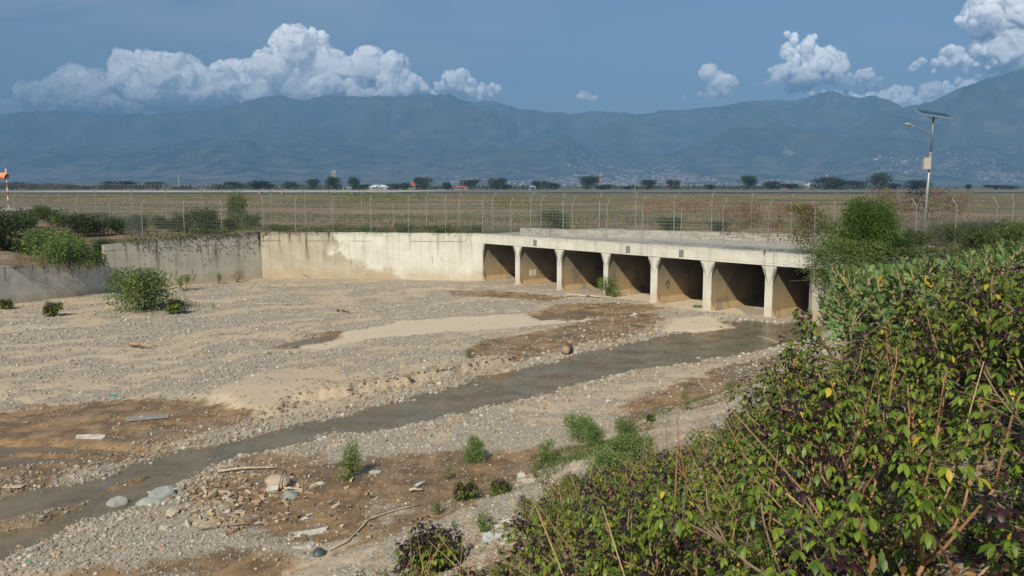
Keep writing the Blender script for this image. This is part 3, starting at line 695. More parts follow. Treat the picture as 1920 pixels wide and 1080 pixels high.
# dry dirt strip on the road behind the fascia
# ------------------------------------------------------------------ mountains and town
NAm, NYm = 560, 300
am = np.linspace(-.95, .95, NAm); ym = np.linspace(4000, 12500, NYm)
AM, YM = np.meshgrid(am, ym); XM = AM * YM
def prof(pts):
    px_ = np.array([p[0] for p in pts], float); py_ = np.array([p[1] for p in pts], float)
    return np.interp(am, (px_ - 960) / FPX, (348 - py_) / FPX, left=(348 - py_[0]) / FPX, right=(348 - py_[-1]) / FPX)
LAY = [
 (10400, [(-600,230),(-100,226),(0,222),(60,214),(115,208),(200,216),(300,215),(400,207),(445,201),(470,193),(500,186),(540,184),(575,192),(620,181),(680,184),(740,184),(800,180),(850,183),(875,194),(930,193),(965,203),(985,208),(1040,213),(1070,215),(1110,211),(1150,211),(1185,218),(1235,210),(1290,208),(1340,203),(1400,193),(1470,190),(1540,200),(1700,240),(2400,260)], 301, 2.1),
 (8900, [(-600,348),(1120,348),(1200,300),(1290,258),(1380,218),(1440,203),(1490,188),(1530,177),(1548,174),(1575,184),(1600,186),(1625,182),(1650,190),(1690,208),(1800,250),(2000,330),(2400,348)], 351, 1.9),
 (7600, [(-600,348),(1380,348),(1470,300),(1560,255),(1640,214),(1680,205),(1730,193),(1790,168),(1830,152),(1865,142),(1890,135),(1930,133),(2050,120),(2400,150)], 401, 1.9),
 (8600, [(-600,300),(0,290),(200,270),(420,258),(560,240),(700,262),(830,240),(1000,262),(1060,250),(1120,290),(1300,348),(2400,348)], 451, 1.8)]
ZM = np.zeros_like(XM)
for Yr, pts, sd_, pw in LAY:
    pr = prof(pts); t_ = np.clip((YM - 4300) / (Yr - 4300), 0, 1.6)
    sh = np.where(t_ < 1, t_ ** pw, np.maximum(0, 1 - (t_ - 1) * 1.1))
    w = (fbm(XM / 2600, YM / 2600, 3, sd_ + 5) - .5) * 1200
    rd = fbm((XM + w) / 1500, (YM + w) / 2800, 6, sd_, .52, ridged=True)
    z_ = sh * (.75 + 1.5 * (rd - .55) * np.clip(t_ * 2.2, 0, 1) * (1.0 - .45 * np.clip((t_ - .8) * 4, 0, 1)))
    el = np.maximum((z_ / YM).max(axis=0), 1e-9)
    fac = pr / el; 
    ZM = np.maximum(ZM, z_ * fac[None])
ZM += (fbm(XM / 300, YM / 300, 4, 501) - .5) * 50 * np.clip(ZM / 250, 0, 1) - 2.0
m, t, b = mat('mountain_forest'); pos = t.node('ShaderNodeNewGeometry').outputs['Position']; sz = t.node('ShaderNodeSeparateXYZ', {0: pos}).outputs[2]
n1 = t.noise(pos, .0016, 8, .65); n2 = t.noise(pos, .006, 8, .7); n3 = t.noise(pos, .02, 6, .7)
c = t.mix(t.ramp(n1, .38, .62), (.020, .036, .016), (.065, .080, .034)); c = t.mix(t.ramp(n2, .46, .66), c, (.125, .120, .065))
c = t.mix(t.m('MULTIPLY', t.ramp(n3, .52, .68), .6), c, (.020, .034, .016))
lowm = t.ramp(sz, 260, 40); c = t.mix(t.m('MULTIPLY', lowm, t.ramp(n2, .42, .60)), c, (.20, .175, .125))
scar = t.m('MULTIPLY', t.ramp(t.noise(pos, .0045, 6, .6), .66, .71), t.ramp(sz, 700, 150, 0, .7)); c = t.mix(scar, c, (.34, .27, .20))
t.put(b.inputs['Base Color'], c); b.inputs['Roughness'].default_value = 1; b.inputs['Specular IOR Level'].default_value = 0
me = mesh_np('mountains', np.stack([XM.ravel(), YM.ravel(), ZM.ravel()], -1), [grid_faces(NYm, NAm)], smooth=True)
tag(obj('mountains', me, m), kind='structure')
def mz(x, y):
    a_ = x / y; i = np.clip((a_ + .95) / 1.9 * (NAm - 1), 0, NAm - 2); j = np.clip((y - 4000) / 8500 * (NYm - 1), 0, NYm - 2)
    return np.maximum(ZM[np.round(j).astype(int), np.round(i).astype(int)], 0)
house_mats = [simple('house_wall_%s' % n_, c_, .9) for n_, c_ in (('white', (.40, .395, .37)), ('cream', (.34, .31, .26)))]
roof_mats = [simple('house_roof_%s' % n_, c_, .9) for n_, c_ in (('rust', (.33, .14, .09)), ('metal', (.34, .35, .36)), ('brown', (.22, .15, .11)))]
def house_mesh(w, d, h, rh, wm, rm):
    mb = MB(); mb.box(-w / 2, w / 2, -d / 2, d / 2, -3, h); nb_ = sum(len(q) for q in mb.f[4])
    v = np.array([(-w / 2 - .6, -d / 2 - .6, h + .02), (w / 2 + .6, -d / 2 - .6, h + .02), (w / 2 + .6, d / 2 + .6, h + .02), (-w / 2 - .6, d / 2 + .6, h + .02), (-w / 4, 0, h + rh), (w / 4, 0, h + rh)])
    mb.add(v, [np.array([[0, 1, 5, 4], [2, 3, 4, 5]]), np.array([[1, 2, 5], [3, 0, 4]])])
    me_ = mb.mesh('house', cols=False); me_.materials.append(wm); me_.materials.append(rm)
    for p in me_.polygons: p.material_index = 0 if max(me_.vertices[i].co.z for i in p.vertices) <= h + .001 else 1
    return me_
hm = [house_mesh(14, 10, 5, 3, house_mats[i % 2], roof_mats[i % 3]) for i in range(6)] + [house_mesh(30, 16, 8, 3, house_mats[0], roof_mats[1])]
cnt_ = 0; rest = MB(); tries = 0
while cnt_ < 1500 and tries < 40000:
    tries += 1
    px_ = rng.normal(1330, 260) if rng.random() < .62 else rng.uniform(820, 1990)
    if px_ < 830 or px_ > 2000: continue
    Y_ = rng.triangular(4400, 4700, 7400); X_ = (px_ - 960) / FPX * Y_
    if fbm(np.array([X_ / 500]), np.array([Y_ / 500]), 3, 77)[0] < .46: continue
    z_ = float(mz(np.array([X_]), np.array([Y_]))[0]) + 1
    if z_ > 230: continue
    s_ = rng.uniform(.5, 1.25)
    if cnt_ < 290:
        me_ = hm[int(rng.integers(0, 6)) if rng.random() < .93 else 6]
        o = obj('house', me_, None); o.location = (X_, Y_, z_); o.rotation_euler = (0, 0, rng.uniform(-.6, .6)); o.scale = (s_,) * 3
        tag(o, 'tiny pale house in the hazy town at the foot of the mountains', 'house', 'houses of the town below the mountains')
    else:
        c_ = [(.38, .37, .35), (.32, .29, .25), (.24, .14, .10), (.32, .33, .35), (.2, .16, .13)][int(rng.integers(0, 5))]
        rest.box(X_ - 7 * s_, X_ + 7 * s_, Y_ - 5, Y_ + 5, z_ - 3, z_ + 6 * s_, c_)
    cnt_ += 1
m, t, b = mat('town_mass'); a_ = t.node('ShaderNodeAttribute', attribute_name='col'); t.put(b.inputs['Base Color'], a_.outputs['Color'])
tag(rest.build('town_buildings', m), 'mass of far buildings spread over the lower slope', 'buildings', kind='stuff')

# haze: even air over the whole scene
mb = MB(); mb.box(-13500, 13500, -300, 13800, -5.2, 1560)
m = bpy.data.materials.new('air'); m.use_nodes = True; nt = m.node_tree; nt.nodes.clear()
mo = nt.nodes.new('ShaderNodeOutputMaterial'); pv = nt.nodes.new('ShaderNodeVolumePrincipled')
pv.inputs['Color'].default_value = (.26, .53, .95, 1); pv.inputs['Density'].default_value = 1.5e-4; pv.inputs['Anisotropy'].default_value = -.17
nt.links.new(pv.outputs[0], mo.inputs['Volume'])
tag(mb.build('haze', m), 'pale blue haze hanging over the plain and mountains', kind='stuff')

# ------------------------------------------------------------------ clouds beyond the mountains, outside the haze
import bmesh
def ico(sub):
    bm_ = bmesh.new(); bmesh.ops.create_icosphere(bm_, subdivisions=sub, radius=1.0)
    v = np.array([q.co[:] for q in bm_.verts]); f = np.array([[q.index for q in p.verts] for p in bm_.faces]); bm_.free(); return v, f
IC = {k: ico(k) for k in (1, 2, 3, 4, 5)}
m = bpy.data.materials.new('cloud_vapour'); m.use_nodes = True; t = NT(m.node_tree); t.n.clear()
pos = t.node('ShaderNodeNewGeometry').outputs['Position']
nn = t.noise(pos, .0042, 8, .66); nrm = t.bump(nn, .6, 60.0)
df = t.node('ShaderNodeBsdfDiffuse', {'Color': (1, 1, 1, 1), 'Normal': nrm}); tr = t.node('ShaderNodeBsdfTranslucent', {'Color': (.55, .58, .62, 1)})
mx = t.node('ShaderNodeAddShader', {0: df.outputs[0], 1: tr.outputs[0]})
at_ = t.node('ShaderNodeAttribute', attribute_name='col').outputs['Fac']
lw = t.node('ShaderNodeLayerWeight', {'Blend': .5}).outputs['Facing']
al_ = t.m('MULTIPLY', t.ramp(t.m('ADD', lw, t.m('MULTIPLY', t.m('SUBTRACT', nn, .5), 1.7)), 1.0, .10), at_)
tp = t.node('ShaderNodeBsdfTransparent'); m2 = t.node('ShaderNodeMixShader', {0: al_, 1: tp.outputs[0], 2: mx.outputs[0]})
om = t.node('ShaderNodeOutputMaterial', {0: m2.outputs[0]})
M_CLOUD = m
def cloud(name, parts, Y, label, solid=1.0, base=None):
    mb = MB(); r_ = np.random.default_rng(len(parts) * 13 + int(parts[0][0]))
    for cx, cy_, rx, ry in parts:
        c = at(cx, cy_, Y); s = Y / FPX; rx, ry = rx * 1.10, ry * 1.10; n = max(6, int(rx * ry / 55))
        for k in range(n + 1):
            if k == 0: ox = oy = 0; rad = min(rx, ry) * .8
            else:
                an = r_.uniform(0, 6.28); q = math.sqrt(r_.uniform(.1, 1)); rad = max(6, r_.uniform(.18, .50) * min(rx, ry))
                ox, oy = math.cos(an) * q * max(rx - rad, 1), math.sin(an) * q * max(ry - rad, 1)
            v, f = IC[4 if rad > 16 else 3]
            ctr = np.array([c.x + ox * s, Y + r_.uniform(-1, 1) * rx * .5 * s, c.z - oy * s]); R_ = rad * s
            wv = v * R_ + ctr
            wv = wv + (np.stack([fbm3(wv / 300 + q * 7.7, 3, 60 + q) for q in range(3)], -1) - .5) * R_ * .9; d = (1.0 - fbm3(wv / 240, 4, 5, True)) ; d2 = fbm3(wv / 90, 3, 8, True)
            wv = wv + v * (R_ * (-.38 + .70 * d - .34 * d2))[:, None]
            zpx = (wv[:, 2] - CAMZ) / Y * FPX
            a = np.full(len(v), solid)
            if base: a = a * sstep(base[0], base[1], zpx)
            a = a * (.35 + .65 * sstep(-900, -500, wv[:, 0] / Y * FPX)) if solid < 1.01 and wv[:, 0].mean() < 0 else a
            mb.add(wv, f, a[:, None] * np.ones(3))
    tag(mb.build(name, M_CLOUD, smooth=True), label, kind='structure')
cloud('cloud', [c for c in CLOUDS if c[0] < 950], 16500, 'long towering cumulus bank along the left ridge', .84, (120, 178))
cloud('cloud', [c for c in CLOUDS if 1400 < c[0] < 1620 and c[1] < 170], 17200, 'ragged cumulus tower over the middle of the ridge', .82, (172, 215))
cloud('cloud', [c for c in CLOUDS if 1300 < c[0] < 1400], 16000, 'small upright cloud beside the ridge gap', .75, (150, 190))
cloud('cloud', [c for c in CLOUDS if 1000 < c[0] < 1200], 16000, 'tiny faint puff above the gap', .4)
cloud('cloud', [c for c in CLOUDS if c[0] > 1700 and c[1] < 150], 15500, 'large bright cloud above the right mountain', .8)
cloud('cloud', [(1560,186,50,18),(1640,192,60,20),(1730,178,70,24),(1820,165,60,18),(1700,200,80,20)], 18500, 'low cream cloud filling the saddle behind the mountains', .75)
# ------------------------------------------------------------------ loose stones on the bed
def rock_proto(sub, seed, rough=.6, flat=.6):
    v, f = IC[sub]; n = fbm3(v * 1.4 + seed * 9.1, 3, seed) - .5
    v = v * (1 + rough * 1.6 * n)[:, None]; return v * np.array([1, .8, flat]), f
def scatter_stones(count, seed, smin, smax, dmin, dmax, sub, edge_only=False):
    r_ = np.random.default_rng(seed); N = count * 5
    if edge_only: N = count * 14
    a_ = r_.uniform(-.66, .66, N); d_ = np.exp(r_.uniform(math.log(dmin), math.log(dmax), N))
    x, y = a_ * d_, d_
    z, g, wet, pale, mud, soil, dry = terrain(x, y, True)
    pr = np.clip(g, 0, 1) ** 1.3 + .05
    if edge_only: pr = np.exp(-np.maximum(dry, 0) / .8) * (dry > .02) + .22 * ((dry <= .02) & (dry > -1.2) & (fbm(x * .8, y * .8, 3, 5) > .55))
    pr = pr * (1 - pale * .95) * (bank_s(x, y) < 8)
    uu = (x - E0[0]) * EU[0] + (y - E0[1]) * EU[1]; ww = (x - E0[0]) * EW[0] + (y - E0[1]) * EW[1]
    front = (ww < -.1) | (uu < 0)
    wl = (x - C1[0]) * lbn[0] + (y - C1[1]) * lbn[1]; front &= (wl < 0) | (x > C1[0]); front &= (y < C1[1] - .2)
    wl2 = (x - L0[0]) * nb[0] + (y - L0[1]) * nb[1]; front &= (wl2 < -.1) | (x > L1[0])
    k = np.where((r_.random(N) < pr) & front)[0][:count]
    x, y, z, wet = x[k], y[k], z[k], wet[k]; n = len(k)
    s = smin * (smax / smin) ** (r_.random(n) ** 2.2)
    s = s * np.clip(y / 26, .75, 1.5)
    protos = [rock_proto(sub, q + seed) for q in range(6)]
    rot = r_.uniform(0, 6.28, n); cr, sr = np.cos(rot), np.sin(rot); pi_ = r_.integers(0, 6, n)
    tone = r_.uniform(.16, .40, n); hue = r_.normal(0, .03, n); br = r_.random(n)
    col = np.stack([tone * (1.10 + hue), tone, tone * (.84 - hue)], -1)
    col = np.where((br > .93)[:, None], np.array([.55, .53, .47]), col); col = np.where((br < .12)[:, None], col * np.array([1.15, .88, .66]), col)
    col = np.where((wet > .5)[:, None] & (r_.random(n) < .55)[:, None], col * .55, col)
    mb = MB()
    for q in range(6):
        i = np.where(pi_ == q)[0]
        if not len(i): continue
        v, f = protos[q]
        vx = v[None, :, 0] * cr[i, None] - v[None, :, 1] * sr[i, None]; vy = v[None, :, 0] * sr[i, None] + v[None, :, 1] * cr[i, None]
        V_ = np.stack([vx, vy, np.broadcast_to(v[None, :, 2], vx.shape)], -1) * s[i, None, None] * .5
        V_ += np.stack([x[i], y[i], z[i] + s[i] * .10], -1)[:, None]
        F_ = f[None] + (np.arange(len(i)) * len(v))[:, None, None]
        mb.add(V_.reshape(-1, 3), F_.reshape(-1, f.shape[1]), np.repeat(col[i], len(v), axis=0))
    return mb
m, t, b = mat('river_stone'); a_ = t.node('ShaderNodeAttribute', attribute_name='col').outputs['Color']
pos = t.node('ShaderNodeNewGeometry').outputs['Position']
t.put(b.inputs['Base Color'], t.mix(t.m('MULTIPLY', t.ramp(t.noise(pos, 30, 4, .7), .35, .65), .35), a_, (.42, .36, .27))); b.inputs['Roughness'].default_value = .85; b.inputs['Specular IOR Level'].default_value = .3
M_STONE = m
tag(scatter_stones(70000, 5, .035, .13, 9.5, 60, 1).build('gravel', M_STONE), 'grey river pebbles strewn over the bed', kind='stuff')
tag(scatter_stones(11000, 8, .05, .21, 11, 48, 1, True).build('cobbles', M_STONE), 'larger cobbles lining the edge of the stream', kind='stuff')

r_ = np.random.default_rng(12); mb = MB(); pr_ = [rock_proto(2, q + 70, .7, .7) for q in range(4)]
sl_ = np.array(SCARP); ln_ = np.linalg.norm(np.diff(sl_, axis=0), axis=1)
for k in range(420):
    i = r_.choice(len(ln_), p=ln_ / ln_.sum()); t_ = r_.random(); q = sl_[i] * (1 - t_) + sl_[i + 1] * t_ + r_.normal(0, .28, 2)
    s_ = .04 * (5.0) ** (r_.random() ** 2.2); v, f = pr_[k % 4]; an = r_.uniform(0, 6.28); c_, n__ = math.cos(an), math.sin(an)
    w = np.stack([v[:, 0] * c_ - v[:, 1] * n__, v[:, 0] * n__ + v[:, 1] * c_, v[:, 2]], -1) * s_ * .5 + np.array([q[0], q[1], gz(q[0], q[1]) + s_ * .08])
    mb.add(w, f, np.array([.30, .22, .14]) * r_.uniform(.5, 1.1))
tag(mb.build('soil_clods', M_STONE), 'crumbled clods of silt along the cut bank above the stream', kind='stuff')
# individual boulders
def unit0(q): return q / np.linalg.norm(q, axis=-1, keepdims=True)
def boulder(px, py, wpx, col, label, flat=.5, seed=1, name='boulder', cat='boulder'):
    p = hit(px, py); s = wpx / FPX * p.y / 2 * .9
    v, f = IC[3]; n = fbm3(v * 1.2 + seed * 5.3, 5, seed) - .5
    rr_ = np.random.default_rng(seed); pl_ = unit0(rr_.normal(0, 1, (11, 3))); cut = rr_.uniform(.62, .9, 11)
    dd_ = v @ pl_.T; v = v * np.minimum(1, (cut[None] / np.maximum(dd_, .05)).min(axis=1))[:, None]
    v = v * (1 + .55 * n)[:, None] * np.array([1, .75, flat]) * s
    me_ = mesh_np(name, v, [f], np.array(col) * (.75 + .5 * fbm3(v * 3 / s + seed, 4, seed))[:, None], False)
    o = obj(name, me_, M_STONE); o.location = (p.x, p.y, p.z + s * flat * .18); o.rotation_euler = (0, 0, seed * .7); tag(o, label, cat); return o
for args in (
 (222, 950, 62, (.30, .32, .30), 'rounded grey boulder at the water edge, left of the debris heap', .55, 3),
 (308, 932, 78, (.27, .31, .31), 'largest blue grey boulder at the top of the debris heap', .45, 6),
 (280, 946, 58, (.29, .33, .31), 'flat greenish boulder wedged under the largest one', .4, 9),
 (322, 962, 46, (.42, .38, .30), 'tan flat rock below the blue grey boulders', .4, 12),
 (545, 934, 50, (.24, .28, .27), 'dark green grey stone right of the broken concrete chunk', .5, 15),
 (310, 992, 26, (.42, .39, .33), 'small pale rock in the gravel beneath the tan flat rock', .6, 18),
 (352, 985, 24, (.40, .37, .30), 'upright pale rock among the driftwood chips', .9, 21),
 (500, 664, 18, (.34, .30, .24), 'small brown stone beside the wet patch in the middle of the bar', .6, 24),
 (758, 690, 24, (.42, .35, .24), 'sandy clod lying on the bar above the cut bank', .5, 27),
 (803, 838, 18, (.34, .35, .33), 'single grey stone near the pale path of gravel', .8, 30),
 (1190, 592, 16, (.50, .48, .43), 'pale stone on the mud bar facing the culvert', .7, 33),
 (960, 772, 18, (.36, .36, .34), 'grey stone on the near shore of the stream bend', .7, 36),
 (30, 452, 26, (.50, .46, .40), 'pale rubble block on the bank above the low wall', .8, 39)):
    boulder(*args)
bo = [o for o in COL.objects if o.get('label', '').startswith('pale rubble block')][0]
v_ = at(28, 455, 60); bo.location = (v_.x, v_.y, float(v_.z)); 
boulder(1375, 632, 60, (.22, .20, .17), 'low wet gravel lump standing in the stream near the culvert', .18, 42, 'wet_rock', 'rock')
boulder(1362, 640, 40, (.20, .18, .15), 'flat dark stone just under the wet lump in the stream', .15, 45, 'wet_rock', 'rock')

# ------------------------------------------------------------------ driftwood, boards and litter
M_WOOD = simple('driftwood', (.34, .25, .16), .9, 0, .35, 9, .6); M_WOODL = simple('pale_driftwood', (.50, .42, .30), .9, 0, .25, 9, .5)
M_BOARD = simple('white_board', (.50, .47, .41), .85, 0, .32, 7, .3); M_METAL = simple('galvanised', (.42, .44, .45), .5, .6, .12, 12)
M_GREYB = simple('grey_board', (.42, .45, .46), .7, 0, .15, 6); M_DARKP = simple('dark_plastic', (.05, .07, .08), .5)
def branch(px0, py0, px1, py1, rad, label, name='driftwood', m_=M_WOOD, bend=.1, lift=.03, seed=0, forks=1, cat='driftwood'):
    p0, p1 = hit(px0, py0), hit(px1, py1); r_ = np.random.default_rng(seed)
    k = np.linspace(0, 1, 9)[:, None]; q = np.array(p0) * (1 - k) + np.array(p1) * k
    L = (p1 - p0).length; q[:, 2] += lift + rad + np.sin(k[:, 0] * np.pi) * bend * L * .35; q[:, 1] += np.sin(k[:, 0] * 3.4 + seed) * bend * L
    q += r_.normal(0, rad * .35, q.shape)
    org = q[0].copy(); mb = MB(); mb.tube(q - org, rad * (1 - .55 * k[:, 0]) * r_.uniform(.85, 1.15, 9), 7)
    for f_ in range(forks):
        i = 4 + f_; e = q[i] - org; d = r_.normal(0, 1, 3); d[2] = abs(d[2]) * .4; d /= np.linalg.norm(d)
        mb.tube(np.array([e, e + d * L * .14, e + d * L * .24 + np.array([0, 0, -.02])]), [rad * .5, rad * .35, rad * .15], 5)
    o = mb.build(name, m_, smooth=True); o.location = org; return tag(o, label, cat)
branch(243, 650, 288, 655, .10, 'thick curved driftwood log lying alone on the left gravel bar', seed=3, bend=.12)
branch(1062, 556, 1152, 561, .075, 'long bleached branch lying in front of the third and fourth openings', m_=M_WOODL, bend=.02, seed=5)
branch(1130, 551, 1190, 556, .045, 'thin bleached stick under the culvert shrub', m_=M_WOODL, seed=8, bend=.05)
branch(1105, 545, 1165, 552, .04, 'grey twig pile stick behind the culvert shrub', seed=11, bend=.05)
branch(632, 586, 656, 588, .10, 'knobbly driftwood stump in the middle of the gravel', seed=14, bend=.2)
branch(475, 572, 540, 573, .03, 'thin bundle of dry twigs below the wall corner', m_=M_WOODL, seed=17, bend=.05)
branch(372, 1000, 470, 985, .025, 'thin crooked stick across the lower debris', seed=20, bend=.06)
branch(535, 918, 568, 925, .03, 'short pale stick above the white board', m_=M_WOODL, seed=23)
branch(770, 926, 792, 924, .035, 'short tan stick in the brown silt', m_=M_WOODL, seed=26, forks=0)
branch(1440, 646, 1490, 660, .04, 'bleached stick at the bank shrubs edge by the culvert', m_=M_WOODL, seed=29)
branch(410, 890, 520, 880, .035, 'yellowish pole lying across the debris below the pink concrete chunk', m_=M_WOODL, seed=31, bend=.02, forks=0)
# long bent cane
pts = [hit(*q) for q in ((618, 1036), (652, 1018), (672, 998), (690, 978), (720, 966), (755, 956), (787, 950))]
mb = MB(); org = np.array(pts[0]); q = np.array([p[:] for p in pts]) - org + np.array([0, 0, .035]); mb.tube(q, .018, 5)
o = mb.build('bent_cane', M_WOODL, smooth=True); o.location = org; tag(o, 'long bent cane curving across the pale sand in front of the debris', 'cane')
def slab(px, py, wm, dm, hm_, rz, tilt, m_, name, label, cat, notch=True, seed=0):
    p = hit(px, py); r_ = np.random.default_rng(seed); n = 9
    ang = np.linspace(0, 2 * np.pi, n, endpoint=False); rr_ = r_.uniform(.75, 1.15, n) if notch else np.ones(n)
    pts_ = np.stack([np.clip(np.cos(ang) * 1.35, -1, 1) * wm / 2 * rr_, np.clip(np.sin(ang) * 1.35, -1, 1) * dm / 2 * rr_], -1)
    v = np.vstack([np.c_[pts_, np.zeros(n)], np.c_[pts_ * .97, np.full(n, hm_)], [[0, 0, 0]], [[0, 0, hm_]]])
    a_ = np.arange(n); b_ = (a_ + 1) % n
    mb = MB(); mb.add(v, [np.stack([a_, b_, b_ + n, a_ + n], -1), np.stack([b_, a_, np.full(n, 2 * n)], -1), np.stack([a_ + n, b_ + n, np.full(n, 2 * n + 1)], -1)])
    o = mb.build(name, m_); o.location = (p.x, p.y, p.z - .005); o.rotation_euler = (tilt, 0, rz); return tag(o, label, cat)
slab(575, 1003, .85, .22, .03, .45, .18, M_BOARD, 'broken_board', 'long broken white board on the lower mud', 'board', seed=1)
slab(567, 1029, .42, .12, .02, .1, .1, M_BOARD, 'board_scrap', 'thin white scrap just below the long white board', 'scrap', seed=2)
slab(582, 1024, .20, .10, .05, 1.2, .5, M_GREYB, 'board_scrap', 'grey crumpled scrap next to the dark bucket lid', 'scrap', seed=3)
slab(168, 821, .85, .30, .05, -.1, .12, M_BOARD, 'broken_slab', 'pale flat slab lying alone on the left mud', 'slab', seed=4)
slab(942, 987, .38, .26, .02, .5, .5, M_BOARD, 'plastic_sheet', 'white torn sheet between the purple tipped shrubs', 'sheet', seed=5)
slab(930, 1010, .42, .22, .02, -.3, .35, M_GREYB, 'plastic_sheet', 'grey torn sheet just below the white one', 'sheet', seed=6)
slab(976, 901, .20, .20, .14, .3, .2, M_BOARD, 'foam_lump', 'white foam lump on the grassy mud', 'litter', seed=7)
slab(992, 905, .34, .18, .05, .1, .1, simple('tan_board', (.48, .42, .33), .9, 0, .2, 5), 'cardboard_piece', 'tan flat piece beside the white foam lump', 'litter', seed=8)
slab(385, 715, .22, .12, .03, .4, .1, M_BOARD, 'paper_scrap', 'lone white scrap on the middle gravel bar', 'scrap', seed=9)
slab(702, 888, .30, .16, .03, .2, .1, M_GREYB, 'plastic_scrap', 'bluish scrap right of the bright green bush', 'scrap', seed=10)
slab(955, 622, .75, .06, .02, .1, 0, M_BOARD, 'thin_pipe', 'thin white pipe on the edge of the pale silt sheet', 'pipe', seed=11, notch=False)
slab(570, 974, .16, .10, .03, .8, .2, M_BOARD, 'paper_scrap', 'small white scrap right above the long white board', 'scrap', seed=12)
slab(592, 912, .42, .14, .03, .9, .3, M_BOARD, 'broken_board', 'tilted off-white board standing out of the mud beside the dark green stone', 'board', seed=13)
slab(1315, 577, 1.0, .34, .10, -.35, .1, simple('mossy_green', (.10, .14, .05), .9, 0, .4, 6), 'mossy_slab', 'mossy dark green slab at the foot of the sixth pier', 'slab', seed=14)
slab(20, 916, .55, .16, .03, .1, 0, simple('sand_board', (.5, .42, .3), .9, 0, .2, 5), 'broken_board', 'tan board at the stream edge below the side channels', 'board', seed=15)
# green and blue plastic bits
M_TURQ = simple('turquoise_plastic', (.03, .30, .35), .5); M_GRN = simple('green_plastic', (.08, .32, .16), .5)
slab(212, 744, .16, .12, .05, .3, .2, M_TURQ, 'plastic_bag', 'small blue plastic scrap in the left gravel', 'litter', seed=16)
slab(57, 1056, .16, .12, .04, .3, .2, M_GRN, 'plastic_scrap', 'small green plastic scrap in the lowest left gravel', 'litter', seed=17)
# metal channel
p0, p1 = hit(236, 792), hit(316, 785); d = np.array(p1 - p0); L = np.linalg.norm(d); d /= L; s_ = np.cross(d, (0, 0, 1)); org = np.array(p0)
e = empty('metal_channel', org, 'bent galvanised metal channel lying on the left mud with a stone on it', 'metal scrap')
mb = MB(); mb.obox(d * L / 2 + (0, 0, .03), d * L / 2, s_ * .09, (0, 0, .006)); mb.build('web', M_METAL, e)
for sg in (-1, 1):
    mb = MB(); mb.obox(d * L / 2 + s_ * .096 * sg + (0, 0, .075), d * L / 2, s_ * .005, (0, 0, .045)); mb.build('flange', M_METAL, e)
boulder(268, 787, 20, (.42, .38, .30), 'stone resting on the bent metal channel', .7, 51, 'rock', 'stone')
# dark lid
p = hit(598, 1040); mb = MB(); k = np.linspace(0, 1, 4)
mb.tube(np.array([[0, 0, 0], [0, 0, .06], [0, 0, .10]]), [.11, .12, .09], 14); o = mb.build('bucket', M_DARKP, smooth=True); o.location = p; o.rotation_euler = (.7, .3, 0); tag(o, 'small dark blue bucket lying at the end of the bent cane', 'bucket')
# bottle
p = hit(778, 916); mb = MB(); mb.tube(np.array([[0, 0, 0], [.02, 0, .16], [.03, 0, .22], [.035, 0, .27]]), [.045, .045, .02, .018], 10)
o = mb.build('plastic_bottle', simple('bottle_grey', (.32, .36, .40), .3), smooth=True); o.location = p + Vector((0, 0, .04)); o.rotation_euler = (.3, 1.1, .8); tag(o, 'crushed grey bottle in the brown silt beside the short stick', 'bottle')
# broken concrete chunk with wire
p = hit(520, 915); e = empty('concrete_chunk', p, 'pinkish broken concrete chunk with a wire loop over it', 'concrete chunk')
v, f = IC[4]; n = fbm3(v * 1.2 + 3, 3, 5) - .5; v = v * (1 + .8 * n)[:, None]; v = np.sign(v) * np.abs(v) ** .8 * np.array([.29, .22, .17]); v[:, 2] += .12
o = obj('chunk', mesh_np('chunk', v, [f], np.broadcast_to(np.array([.44, .35, .27]), (len(v), 3)), True), M_STONE, e)
th = np.linspace(-.3, 3.3, 14); mb = MB(); mb.tube(np.stack([.12 + .05 * np.sin(th), -.32 * np.cos(th), .08 + .30 * np.sin(th)], -1), .012, 5); mb.build('wire_loop', M_DARKP, e)
slab(512, 922, .30, .22, .10, .2, .3, M_BOARD, 'plaster_piece', 'white plaster corner stuck to the pinkish concrete chunk', 'plaster', seed=19)
# tyre-like cut log
p = hit(1063, 665); e = empty('cut_log', p + Vector((0, 0, .22)), 'round cut tree stump on the stream edge mud', 'log')
mb = MB(); ax = np.array([.35, .90, 0]); ax /= np.linalg.norm(ax); rd_ = np.array([.24, .25, .25, .23]); mb.tube(np.outer(np.array([-.22, -.21, .2, .22]), ax), [.18, .21, .21, .17], 16); o = mb.build('bark', simple('dark_bark', (.13, .10, .07), .9, 0, .3, 12), e, smooth=False)
mb = MB(); mb.tube(np.outer(np.array([-.235, -.222]), ax), [.15, .165], 16); mb.build('cut_face', M_WOOD, e)
# small chips: uncountable
r_ = np.random.default_rng(44); mb = MB()
for k in range(240):
    px_, py_ = (r_.normal(430, 62), r_.normal(935, 28)) if r_.random() < .7 else (r_.uniform(360, 700), r_.uniform(880, 1010))
    if py_ > 1070 or px_ < 320: continue
    Y_ = CAMZ; q = P(px_, py_, -3.42); x_, y_ = q; z_ = gz(x_, y_); an = r_.uniform(0, 3.14); L_ = r_.uniform(.04, .24); w_ = r_.uniform(.012, .045)
    c = [(.38, .27, .16), (.26, .18, .11), (.52, .44, .32), (.16, .11, .07), (.60, .58, .52), (.45, .20, .14)][r_.choice(6, p=[.3, .25, .2, .15, .07, .03])]
    ax = np.array([math.cos(an), math.sin(an), r_.normal(0, .25)]); ax /= np.linalg.norm(ax); sy = np.cross(ax, (0, 0, 1)); sy /= np.linalg.norm(sy); sz_ = np.cross(sy, ax)
    mb.obox((x_, y_, z_ + .03), ax * L_ / 2, sy * w_, sz_ * r_.uniform(.005, .03), c)
tag(mb.build('wood_debris', M_STONE), 'scattered wood chips and broken bits around the boulders', kind='stuff')

